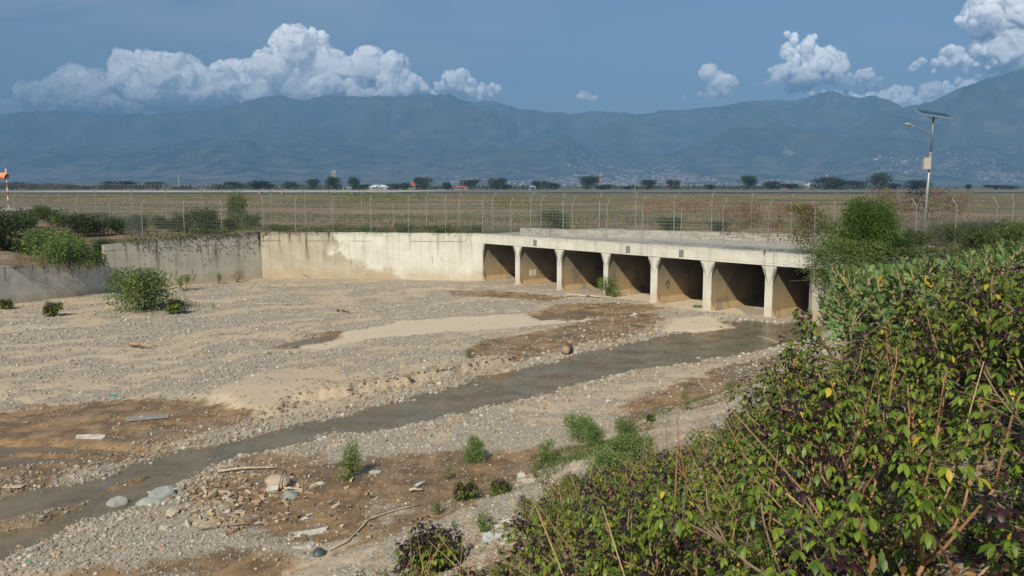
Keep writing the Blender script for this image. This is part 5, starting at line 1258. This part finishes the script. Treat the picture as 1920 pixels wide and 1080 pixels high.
# plants growing on the bed: base pixel, height px, kind
def bedplant(px, py, hpx, proto, label, cat='shrub', name='shrub', wide=1.0, rz=None, group=None):
    p = hit(px, py); s = hpx / FPX * p.y / proto['h']
    return place(name, proto, (p.x, p.y, p.z - .02), rz if rz is not None else (px * .37) % 6.28, (s * wide, s * wide, s), label, cat, group)
bedplant(270, 580, 82, BROAD[0], 'large broad leafed green shrub on the gravel before the wall step', wide=1.0)
bedplant(345, 546, 42, CAL[0], 'open leggy green shrub against the weathered wall', wide=.9)
bedplant(411, 532, 24, THIN[0], 'small upright green plant at the foot of the weathered wall', 'plant', 'small_plant')
bedplant(445, 530, 26, DRYB, 'dry brown tuft at the wall foot near the corner', 'plant', 'dry_plant')
bedplant(101, 592, 30, JB[0], 'small purple tipped shrub on the gravel below the low wall', name='purple_shrub')
bedplant(331, 589, 34, JB[1], 'small purple tipped shrub right of the large broad leafed one', name='purple_shrub')
bedplant(10, 580, 22, JB[0], 'purple tipped shrub at the foot of the low wall', name='purple_shrub')
bedplant(400, 580, 14, THIN[1], 'tiny green sprout on the gravel beside the purple tipped shrub', 'plant', 'small_plant')
bedplant(1142, 557, 42, HERB[0], 'bright green bush with driftwood before the fourth culvert pier', name='green_bush')
bedplant(1124, 545, 30, THIN[0], 'slender green plant leaning on the third culvert pier', 'plant', 'small_plant', 1.0)
bedplant(655, 898, 74, HERB[1], 'bright green rounded bush alone in the lower middle', name='green_bush', wide=.85)
bedplant(888, 868, 50, BROAD[0], 'low broad leafed plant in the sand behind the brown silt', name='broad_leaf_plant', cat='plant', wide=.62)
bedplant(839, 901, 32, THIN[1], 'small upright green plant on the brown silt', 'plant', 'small_plant', 1.1)
bedplant(1023, 868, 50, HERB[2], 'leafy green bush at the grass edge', name='green_bush', wide=.8)
bedplant(1085, 832, 58, BROAD[1], 'tall broad leafed plant left in the row above the grassy silt', name='broad_leaf_plant', cat='plant', wide=.62)
bedplant(1116, 836, 48, BROAD[0], 'middle broad leafed plant in the row above the grassy silt', name='broad_leaf_plant', cat='plant', wide=.62)
bedplant(1168, 838, 54, BROAD[1], 'right broad leafed plant in the row above the grassy silt', name='broad_leaf_plant', cat='plant', wide=.62)
bedplant(875, 937, 42, JB[1], 'low purple and green shrub in front of the pale gravel mound', name='purple_shrub')
bedplant(936, 925, 30, JB[0], 'low purple tipped shrub on the grass between the foam lump and the mound', name='purple_shrub')
bedplant(1003, 900, 22, THIN[0], 'small green plant on the silt right of the foam lump', 'plant', 'small_plant')
bedplant(905, 998, 52, HERB[0], 'yellow green bush on the left edge of the pale gravel mound', name='green_bush', wide=.8)
bedplant(818, 966, 34, THIN[0], 'thin trailing green plant beside the bent cane', 'plant', 'small_plant', 1.4)
bedplant(850, 990, 22, THIN[1], 'sparse green sprout on the lower sand', 'plant', 'small_plant')
bedplant(812, 1082, 112, JB[0], 'large purple leafed shrub standing in the pale gravel near the bottom', name='purple_shrub', wide=.95)
bedplant(1285, 770, 46, THIN[1], 'slim upright plant standing in the orange silt', 'plant', 'small_plant', .7)
bedplant(1370, 748, 36, THIN[0], 'slim plant on the grass edge of the orange silt', 'plant', 'small_plant', .8)
bedplant(881, 672, 16, HERB[1], 'tiny bright green tuft on the wet mossy strip', 'plant', 'small_plant')
bedplant(1063, 604, 14, THIN[1], 'tiny sprout on the tip of the pale silt sheet', 'plant', 'small_plant', .5)
bedplant(1220, 790, 16, JB[0], 'tiny purple plant at the edge of the orange silt', name='purple_shrub')
bedplant(1150, 905, 72, BROAD[0], 'large leafed grey green plant at the left end of the shrub mass', name='broad_leaf_plant', cat='plant')
bedplant(1190, 880, 66, BROAD[1], 'second large leafed grey green plant behind the purple tips', name='broad_leaf_plant', cat='plant')
bedplant(990, 985, 34, THIN[0], 'thin green herb below the white sheet', 'plant', 'small_plant')

# the shrub mass on the bank
SIL = [(700, 1100), (760, 1090), (880, 1085), (930, 1010), (960, 945), (1010, 915), (1060, 890), (1150, 872), (1230, 838), (1300, 803), (1380, 772), (1400, 725), (1430, 672), (1462, 615), (1490, 560), (1515, 505), (1560, 492), (1620, 482), (1700, 474), (1770, 468), (1850, 458), (1920, 440), (2300, 425)]
sx_, sy_ = np.array([q[0] for q in SIL], float), np.array([q[1] for q in SIL], float)
def sil(x): return float(np.interp(x, sx_, sy_))
CLEAR = [tuple(hit(*q))[:2] for q in ((1740, 975), (1740, 1078), (1990, 1078), (1990, 950))]
r_ = np.random.default_rng(91); spots = []; nj = nc_ = 0
for tr_ in range(9000):
    D_ = 3.0 * (30 / 3.0) ** r_.random(); a_ = r_.uniform(-.22, .86); x, y = a_ * D_, D_
    if math.hypot(x, y) < 3.1: continue
    sp = .64 if D_ < 9 else (.8 if D_ < 15 else 1.3)
    if any((x - q[0]) ** 2 + (y - q[1]) ** 2 < (sp if q[2] > 0 else .5) ** 2 for q in spots): continue
    if sdist(np.array([x]), np.array([y]), CLEAR)[0] > -.22: continue
    z = gz(x, y)
    tpx = topix(x, y, z + 1.0)[0]
    toph = (CAMZ - z) - (sil(tpx) - 348) / FPX * y * 1.0          # height that touches the silhouette
    toph = min(toph, (CAMZ - z) - (sil(tpx - 60 / D_ * 9) - 348) / FPX * y + .0)
    if toph < .45: continue
    hmax = 1.25 + .75 * min(1, max(0, (D_ - 5) / 8)); h = min(toph * r_.uniform(.93, 1.03), r_.uniform(.72, 1.0) * hmax * (1.75 if D_ > 9 else 1))
    if h < .4: continue
    px_, py_ = topix(x, y, z + h)
    if px_ > 2150 or px_ < 700: continue
    # left extent must stay inside the outline
    el = topix(x - h * (.56 if D_ < 8.5 else (.66 if D_ < 20 else .9)), y, z + h * .70)
    if el[1] < sil(el[0]) + 4: continue
    if D_ < 4.3 and 1740 < px_ < 2020: continue
    is_cal = (py_ < 600 and r_.random() < .86) or (px_ < 1560 and py_ < 720 and r_.random() < .7) or (py_ < 760 and r_.random() < .08)
    is_cal = is_cal and D_ > 6.8
    spots.append((x, y, 1)); pr = (CAL if is_cal else JAT); q = pr[int(r_.integers(0, len(pr)))]; s = h / q['h']
    if is_cal:
        place('broad_leaf_shrub', q, (x, y, z - .03), r_.uniform(0, 6.28), (s, s, s), 'grey green broad leafed shrub crowding the upper part of the bank thicket', 'shrub', 'broad leafed shrubs in the bank thicket'); nc_ += 1
    else:
        place('purple_shrub', q, (x, y, z - .03), r_.uniform(0, 6.28), (s, s, s), 'purple tipped glossy shrub tangled in the thicket on the near bank', 'shrub', 'purple tipped shrubs in the bank thicket'); nj += 1
print('bank shrubs', nj, nc_)
# near branches at the lower right corner
for (px_, D_, ytop, k, lab) in ((1650, 3.75, 905, 1, 'nearest purple tipped shrub with large glossy leaves at the bottom'), (1990, 3.3, 985, 3, 'glossy sprig leaning in over the bare soil in the bottom corner'), (1500, 4.1, 960, 2, 'large leaved purple tipped shrub just left of the nearest one')):
    x = (px_ - 960) / FPX * D_; z = gz(x, D_); q = JAT[k]; h = max(.35, CAMZ - (ytop - 348) / FPX * D_ - z); place('purple_shrub', q, (x, D_, z - .03), k * 1.3, (.50, .50, h / q['h']), lab, 'shrub')
# litter and undergrowth below the shrubs
mb = MB(); N = 16000; a_ = r_.uniform(-.25, .9, N); d_ = 3 * (16 / 3) ** r_.random(N); x, y = a_ * d_, d_; z = terrain(x, y); s_ = bank_s(x, y); ok = s_ > 3; x, y, z = x[ok], y[ok], z[ok]; n = len(x)
cc = np.array([(.26, .13, .06), (.20, .12, .07), (.34, .22, .11), (.14, .09, .05)])[r_.integers(0, 4, n)]
leaves(mb, np.stack([x, y, z + .015], -1), r_.normal(0, 1, (n, 3)) * (1, 1, .25), np.array([0, 0, 1.0]) + r_.normal(0, .5, (n, 3)), r_.uniform(.03, .08, n), .03, .3, cc)
tag(mb.build('fallen_leaves', M_FINE), 'brown fallen leaves under the bank thicket', kind='stuff')
mb = MB(); N = 3000; a_ = r_.uniform(-.2, .9, N); d_ = 3.2 * (18 / 3.2) ** r_.random(N); x, y = a_ * d_, d_; z = terrain(x, y); d2_ = r_.uniform(6.5, 11.5, N); sel = r_.random(N) < .6; x = np.where(sel, a_ * d2_, x); y = np.where(sel, d2_, y); z = terrain(x, y); ok = (bank_s(x, y) > 4.6) & (sdist(x, y, CLEAR) < -.3); SP_ = np.array([q[:2] for q in spots]); ok &= (np.hypot(x[:, None] - SP_[None, :, 0], y[:, None] - SP_[None, :, 1]).min(axis=1) < .38); x, y, z = x[ok], y[ok], z[ok]
for i in range(len(x)):
    hgt = r_.uniform(.35, 1.25); d = unit(r_.normal(0, .5, 3) + np.array([0, 0, 1.0])); p = np.array([x[i], y[i], z[i] - .03]); q = p + d * hgt * .5; w = q + unit(d + r_.normal(0, .4, 3)) * hgt * .5
    mb.tube(np.array([p, q, w]), [.007, .005, .002], 3, [(.40, .21, .09), (.30, .20, .11), (.46, .33, .18)][i % 3], caps=False)
tag(mb.build('dead_twigs', M_TWIG), 'bare orange brown twigs inside the thicket', kind='stuff')
def tuft_field(n, polypx, label, c0, c1, hgt=.10, z0=-3.42, name='grass'):
    mb = MB(); P_ = [P(a, b, z0) for a, b in polypx]; xs = [q[0] for q in P_]; ys = [q[1] for q in P_]
    x = r_.uniform(min(xs), max(xs), n * 4); y = r_.uniform(min(ys), max(ys), n * 4); sd = sdist(x, y, P_); nn_ = fbm(x * .9, y * .9, 3, 55); ok = (sd > 0) & (nn_ + (r_.random(len(x)) - .5) * .25 > .50); x, y = x[ok][:n], y[ok][:n]
    z = terrain(x, y) if z0 < -1 else plain_z(x, y); m_ = len(x); tone = r_.random(m_)[:, None]; cc = np.array(c0) * (1 - tone) + np.array(c1) * tone
    leaves(mb, np.stack([x, y, z], -1), r_.normal(0, .45, (m_, 3)) + (0, 0, 1), r_.normal(0, 1, (m_, 3)), hgt * r_.uniform(.5, 1.4, m_), hgt * .16, .3, cc)
    tag(mb.build(name, M_FINE), label, kind='stuff')
tuft_field(4200, [(960, 880), (1010, 850), (1120, 838), (1190, 850), (1120, 900), (1020, 925), (900, 945), (860, 925)], 'short green grass on the silt before the shrub mass', (.07, .11, .03), (.17, .22, .07))
tuft_field(1800, [(1180, 800), (1300, 752), (1420, 735), (1430, 755), (1330, 775), (1230, 800)], 'thin grass strip along the orange silt', (.08, .12, .03), (.18, .22, .07))
tuft_field(1600, [(860, 676), (930, 650), (1090, 612), (1120, 606), (1080, 630), (960, 668)], 'mossy green growth on the wet strip', (.06, .09, .02), (.13, .16, .05), .07)
tuft_field(1500, [(180, 585), (300, 578), (400, 574), (330, 592), (200, 600)], 'sparse green growth around the large shrub', (.08, .11, .03), (.17, .2, .07), .07)
tuft_field(26000, [(-40, 372), (-40, 398), (900, 432), (960, 436), (1640, 440), (1960, 445), (1960, 405), (1200, 405)], 'dry grass tussocks on the plain near the fences', (.16, .13, .07), (.44, .33, .21), .38, 0, 'dry_grass')
tuft_field(5000, [(300, 425), (480, 425), (900, 432), (900, 434), (560, 428)], 'low weeds between the two fences', (.06, .09, .03), (.15, .18, .06), .30, 0, 'weeds')

tuft_field(14000, [(-60, 366), (980, 366), (1980, 366), (1980, 395), (900, 395), (-60, 385)], 'green and brown weeds in patches over the airfield grass', (.07, .08, .03), (.20, .18, .08), .55, 0, 'field_weeds')
tuft_field(7000, [(480, 400), (900, 405), (1960, 410), (1960, 430), (900, 428), (480, 415)], 'dark weeds along the foot of the rear fence', (.05, .07, .025), (.17, .18, .07), .40, 0, 'fence_weeds')
# bushes on the plain and on the embankment: (px, base y, height px, width factor, proto, name, label)
def pb(px, py, hpx, wf, proto, label, name='green_bush', cat='bush', z0=None, D=None, group=None):
    if D is None: x, y = P(px, py, 0.0 if z0 is None else z0)
    else: x, y = (px - 960) / FPX * D, D
    z = plain_z(np.array([x]), np.array([y]))[0] if z0 is None else z0; s = hpx / FPX * y / proto['h']
    return place(name, proto, (x, y, z - .03), (px * .71) % 6.28, (s * wf, s * wf, s), label, cat, group)
pb(385, 434, 48, 1.05, DARKB[0], 'large round dark bush behind the mesh fence, left of the wall corner')
pb(345, 432, 36, .9, DARKB[1], 'dark bush joined to the left side of the round one')
pb(447, 424, 66, .45, MIDB[0], 'tall narrow green vine-clad shrub rising above the fence')
pb(262, 432, 34, .9, DARKB[2], 'dark green bush behind the cranked fence posts on the left')
pb(1040, 428, 36, 1.3, DARKB[0], 'wide dark bush behind the parapet over the first culvert openings', D=70)
pb(1255, 430, 26, 1.4, DARKB[1], 'low dark bush behind the parapet over the fifth opening', D=68)
pb(1350, 432, 20, 1.6, DARKB[2], 'low spreading bush behind the parapet right of the fifth opening', D=67)
for i, px_ in enumerate((812, 826, 842, 856, 870)):
    pb(px_, 416, 22, .6, THIN[i % 2], 'young corn-like plant in the little plot before the second fence', 'crop_plant', 'plant', D=82 + i % 2, group='crop plants in the little plot')
lowrow = [(498, 443), (520, 442), (545, 441), (572, 441), (600, 441), (632, 440), (655, 440), (683, 440), (700, 441), (728, 441), (752, 441), (775, 441), (800, 441), (822, 441), (846, 441), (872, 441), (893, 441)]
for i, (px_, py_) in enumerate(lowrow):
    pb(px_, py_ - 3, 11 + (i * 7) % 9, 1.3, [JAT[i % 6], MIDB[i % 3], JAT[(i + 2) % 6]][i % 3], 'low dark leafy plant in the row along the top of the cream wall', 'low_plant', 'plant', D=64.5 + (i % 3) * .7, group='low plants along the wall top')
for i, (px_, py_, hp, wf, k) in enumerate(((150, 452, 46, 1.2, 0), (180, 462, 30, 1.2, 1), (225, 447, 34, 1.1, 2), (300, 440, 26, 1.3, 0), (330, 440, 24, 1.2, 1), (100, 430, 40, 1.2, 2), (430, 436, 22, 1.4, 0), (470, 436, 24, 1.3, 1), (205, 430, 30, 1.2, 1), (60, 420, 40, 1.1, 2))):
    pb(px_, py_, hp, wf, (MIDB if i % 2 else DARKB)[k], 'scrubby green bush in the belt behind the weathered wall and left fence', 'scrub_bush', D=58 + (i * 5) % 9 + (462 - py_) * .35, group='scrub bushes behind the left walls')
# embankment bushes above the low wall
emb_list = [(8, 452, 78, .9, DARKB[2], 55, 'dense dark green tree-like bush at the top of the left bank'), (95, 482, 64, .95, BROAD[0], 53, 'tall yellow green broad leafed bush on the left bank'), (130, 490, 58, .85, BROAD[1], 52.5, 'broad leafed bush spilling over the end of the low wall'),
 (165, 491, 46, 1.0, MIDB[1], 53, 'low leafy bush in the angle of the stepped wall'), (60, 475, 50, 1.1, MIDB[2], 55, 'mid green bush behind the rubble on the left bank'), (25, 492, 24, 1.6, DRYB, 50, 'brown dry scrub above the low wall'), (80, 496, 26, 1.6, DRYB, 51, 'brown dry scrub hanging over the wall beside the yellow green bush'), (-40, 470, 80, 1, DARKB[1], 54, 'dark bush at the far end of the left bank'), (190, 470, 40, .9, DARKB[0], 56.5, 'dark leafy bush right behind the wall step')]
for px_, py_, hp, wf, pr_, D_, lab in emb_list:
    x = (px_ - 960) / FPX * D_; k_ = ((x - L0[0]) * ex[0] + (D_ - L0[1]) * ex[1]) / math.dist(L0, L1); o_ = (x - L0[0]) * nb[0] + (D_ - L0[1]) * nb[1]; kk_ = np.clip(o_ / 10.65, 0, 1)
    z = float((-1.41 + (1 - k_) * .85 - .18) * (1 - kk_ ** .8)); s = hp / FPX * D_ / pr_['h']; place('bank_bush', pr_, (x, D_, z - .1), px_ * .3, (s * wf, s * wf, s), lab, 'bush')
# feathery tree and vines at the right end of the culvert
FEA = make_bush(350, 4.0, 4.2, 30000, .12, (.025, .065, .008), (.10, .19, .022), M_FINE, lumps=17, aspect=.45)
x, y = (1632 - 960) / FPX * 43.5, 43.5; place('feathery_tree', FEA, (x, y, -.45), 0, (.80, .80, .86), 'dense bright feathery tree beside the right end of the culvert', 'tree')
def vine(p0, p1, z0, z1, n, ls, c0, c1, label, name='vine', thick=.3, seed=1, droop_top=None, m_=None, thr=.40):
    rr = np.random.default_rng(seed); k = rr.random(n); zt_ = rr.random(n); L = math.dist(p0, p1)
    tp = z1 if droop_top is None else z1 + (droop_top - z1) * k
    dens = fbm(k * L * 1.2 + seed, zt_ * 2, 3, seed); ok = dens > thr; k, zt_ = k[ok], zt_[ok]; tp = tp if np.isscalar(tp) else tp[ok]; n = len(k)
    zz = z0 + (tp - z0) * zt_ ** .7; x = p0[0] + (p1[0] - p0[0]) * k; y = p0[1] + (p1[1] - p0[1]) * k + rr.normal(0, thick, n); x = x + rr.normal(0, thick, n)
    mb = MB(); tone = rr.random(n)[:, None]; cc = np.array(c0) * (1 - tone) + np.array(c1) * tone
    leaves(mb, np.stack([x, y, zz + rr.normal(0, .05, n)], -1), rr.normal(0, 1, (n, 3)) + (0, 0, -.4), rr.normal(0, .6, (n, 3)) + (0, -.6, .6), ls * rr.uniform(.6, 1.3, n), ls * .6, .4, cc)
    e = empty(name, (0, 0, 0), label, 'vine'); mb.build('foliage', m_ or M_FINE, e)
    mb = MB()
    for q in range(max(8, n // 60)):
        kk_ = rr.random(); a = np.array([p0[0] + (p1[0] - p0[0]) * kk_, p0[1] + (p1[1] - p0[1]) * kk_, z0 + (z1 - z0) * rr.random()]); dd_ = np.array([(p1[0] - p0[0]) / L, (p1[1] - p0[1]) / L, 0]) * rr.uniform(.5, 1.8) * rr.choice([-1, 1])
        mb.tube(np.array([a, a + dd_ * .5 + (0, 0, rr.normal(0, .15)), a + dd_ + (0, 0, rr.normal(0, .2))]), .008, 3, (np.array(c0) + .06), caps=False)
    mb.build('stems', M_TWIG, e)
GV0, GV1 = (.06, .10, .02), (.17, .22, .05); BV0, BV1 = (.16, .09, .055), (.30, .18, .11)
f = fp
vine(f[22], f[24], .6, 2.6, 4200, .085, BV0, BV1, 'reddish dry creeper draped along the fence top over the right openings', 'dry_creeper', .18, 2)
vine(f[20], f[22], 1.9, 2.7, 1600, .07, BV0, BV1, 'thin brown creeper on the fence top over the fifth opening', 'dry_creeper', .15, 3)
i24 = np.array(f[23]) * .45 + np.array(f[24]) * .55
vine(tuple(i24), (17.4, 43.6), .1, 2.75, 6500, .09, GV0, GV1, 'yellow green creeper cascading over the last fence panels', 'green_creeper', .28, 4, 1.6)
vine(tuple(E0 + EU * (UEND - 1.3) - EW * .25), tuple(E0 + EU * (UEND + 2.0) - EW * .1), -1.5, .9, 6500, .09, GV0, GV1, 'green creeper hanging over the right end of the cream fascia', 'green_creeper', .3, 5)
vine(rp[11], rp[14], 2.1, 2.9, 1500, .12, GV0, (.2, .26, .06), 'flat green creeper along the rear fence top above the cream wall', 'green_creeper', .2, 6)
vine(rp[-5], rp[-3], .8, 3.3, 4200, .12, (.17, .12, .08), (.30, .22, .15), 'large brown tangle of dead creeper on the rear fence behind the lamp', 'dry_creeper', .35, 7)
vine(rp[16], rp[17], 1.8, 2.6, 500, .1, GV0, GV1, 'small green creeper tuft on the fence above the first opening', 'green_creeper', .15, 8)
# scrub right of the culvert on the plain
scr = [(1690, 452, 34, DARKB[0]), (1720, 458, 40, MIDB[0]), (1760, 452, 44, MIDB[1]), (1800, 448, 40, DARKB[1]), (1835, 446, 50, MIDB[2]), (1870, 446, 40, MIDB[0]), (1905, 446, 46, DRYB), (1780, 440, 40, DRYB), (1940, 450, 50, DARKB[2]), (1700, 440, 36, MIDB[1]), (1850, 436, 42, DARKB[0]), (1915, 435, 60, MIDB[1])]
for i, (px_, py_, hp, pr_) in enumerate(scr):
    pb(px_, py_, hp, 1.15, pr_, 'brown green scrub bush in the strip around the lamp post', 'scrub_bush', D=44 + (i * 3.1) % 11, group='scrub bushes around the lamp post')
pb(1434, 470, 10, 1.0, THIN[0], 'small weed growing through the fence foot above the sixth opening', 'small_plant', 'plant', D=44.9); 

# shrubs in front of the wing wall beyond the culvert
for i, (px_, D_, h_, pr_) in enumerate(((1595, 41.5, 1.6, MIDB[0]), (1628, 40.8, 1.9, DARKB[0]), (1668, 40.2, 2.0, MIDB[1]), (1712, 39.6, 2.0, DARKB[1]), (1760, 39, 1.9, MIDB[2]), (1810, 38.5, 1.9, DARKB[2]), (1860, 38, 1.8, MIDB[0]), (1910, 37.5, 1.8, DARKB[1]), (1960, 37, 1.8, MIDB[1]), (1640, 43.6, 1.5, DARKB[2]), (1600, 43.8, 1.2, MIDB[1]))):
    x = (px_ - 960) / FPX * D_; z = gz(x, D_); h_ = min(h_, max(.8, .9 - z)); place('scrub_bush', pr_, (x, D_, z - .05), i * 1.7, (h_ * 1.15, h_ * 1.15, h_), 'leafy bush hiding the wing wall past the last opening', 'bush', 'bushes before the wing wall')
vine((-18, 63.9), (-2.5, 62.9), -.02, .55, 6500, .11, (.03, .055, .015), (.11, .15, .035), 'dark leafy creeper mat lying on top of the cream wall', 'ground_creeper', .45, 9, thr=.53)
vine(tuple(np.array(CE_) + np.array([.6, .3])), tuple(np.array(CE_) + np.array([12, .8])), -1.4, .5, 7000, .14, (.03, .06, .015), (.11, .16, .035), 'thick green creeper covering the wing wall past the last opening', 'wall_creeper', .45, 12, thr=.33)
vine((-25.5, 56.2), (-18.5, 63.4), -.3, .5, 1500, .13, (.05, .07, .02), (.12, .15, .04), 'patchy creeper on top of the weathered wall', 'ground_creeper', .35, 10)
# trees beyond the runway
TR = [make_tree(400 + k, 10, 11 + (k % 3) * 2, 1500, .85, (.020, .040, .012), (.075, .105, .035), .16 + .06 * (k % 2)) for k in range(5)]
horizon = [(30,342,60,0),(66,345,40,0),(112,345,50,0),(136,347,36,0),(232,340,60,0),(205,346,44,0),(300,342,45,0),(268,348,36,0),(414,346,34,0),(445,342,44,0),(486,339,50,0),(508,346,26,0),
 (548,342,34,'flat topped dark tree standing apart on the horizon above the wall corner'),(590,336,27,'airy round tree on the horizon, left of the telecom tower'),(632,332,34,'tree on the horizon in front of the telecom tower'),(664,332,28,'upright tree on the horizon just right of the telecom tower'),
 (683,347,26,0),(740,346,30,0),(760,344,30,0),(797,333,38,'broad tree on the horizon right of the orange red roof'),(838,342,26,0),(880,338,36,'tree on the horizon overhanging the low red roofed house'),(932,334,34,'round tree on the horizon above the left end of the culvert'),(950,347,22,0),
 (1013,340,34,0),(1038,343,34,0),(1100,332,44,'dome shaped tree on the horizon above the third opening'),(1128,346,30,0),(1215,338,32,0),(1258,338,30,0),(1328,346,26,0),(1398,331,36,'gnarled open tree on the horizon above the sixth opening'),(1442,340,32,0),(1478,345,40,0),
 (1540,333,62,0),(1568,337,50,0),(1598,340,40,0),(1645,325,44,'tallest tree on the horizon, left of the lamp post'),(1672,345,30,0),(1706,338,54,'spreading tree on the horizon right behind the lamp pole'),(1811,346,16,0),(1862,348,40,0),(1890,349,26,0),(1175,350,30,0),(345,350,40,0),(170,350,40,0)]
for i, (px_, yt, w_, lab) in enumerate(horizon):
    Y_ = 690 + (i * 37) % 90; s = (356.2 - yt) / FPX * Y_ / 10; wf = (w_ / FPX * Y_) / 11.5
    o = place('tree', TR[i % 5], ((px_ - 960) / FPX * Y_, Y_, .2), i * 1.1, (wf, wf, s), lab or 'dark green tree in the broken line beyond the runway', 'tree', None if lab else 'trees beyond the runway')
mb = MB(); N = 5200; x = r_.uniform(-560, 620, N); y = r_.uniform(700, 880, N); dn = fbm(x * .02, y * 0, 3, 88); ok = dn > .45; x, y = x[ok], y[ok]; n = len(x); zz = r_.random(n) * 3.2
tone = r_.random(n)[:, None]; leaves(mb, np.stack([x, y, zz], -1), r_.normal(0, 1, (n, 3)), r_.normal(0, .5, (n, 3)) + (0, -.5, .8), 2.2, 1.8, .3, np.array([.03, .05, .018]) * (1 - tone) + np.array([.07, .09, .035]) * tone)
tag(mb.build('distant_scrub', M_FINE), 'low scrub beyond the runway between the trees', kind='stuff')

# ------------------------------------------------------------------ tell repeats apart by what they stand above
ZONES = [(80, 'low wall by the windsock'), (190, 'low wall'), (340, 'left half of the weathered wall'), (490, 'right half of the weathered wall'), (700, 'left half of the cream wall'), (905, 'right half of the cream wall'),
         (970, 'first opening'), (1050, 'second opening'), (1137, 'third opening'), (1226, 'fourth opening'), (1325, 'fifth opening'), (1440, 'sixth opening'), (1560, 'last opening'), (1690, 'feathery tree'), (1775, 'lamp post'), (1850, 'lamp on its right'), (9999, 'last stretch of fence')]
ORD = ['first', 'second', 'third', 'fourth', 'fifth', 'sixth', 'seventh', 'eighth', 'ninth', 'tenth']
for grp, what in (('trees beyond the runway', 'horizon tree over the'), ('scrub bushes around the lamp post', 'scrub bush by the fence near the'), ('scrub bushes behind the left walls', 'scrub bush behind the'),
                  ('low plants along the wall top', 'low wall-top plant on the'), ('crop plants in the little plot', 'crop plant over the'), ('bushes before the wing wall', 'bush below the')):
    mem = [o for o in COL.objects if o.get('group') == grp]; zz = {}
    for o in mem:
        px_ = topix(o.location.x, o.location.y, o.location.z)[0]; zn = next(n_ for lim, n_ in ZONES if px_ < lim); zz.setdefault(zn, []).append((px_, o))
    for zn, l_ in zz.items():
        l_.sort(key=lambda q: q[0])
        for i, (_, o) in enumerate(l_): o['label'] = (ORD[min(i, 9)] + ' from the left, ' if len(l_) > 1 else 'lone ') + what + ' ' + zn
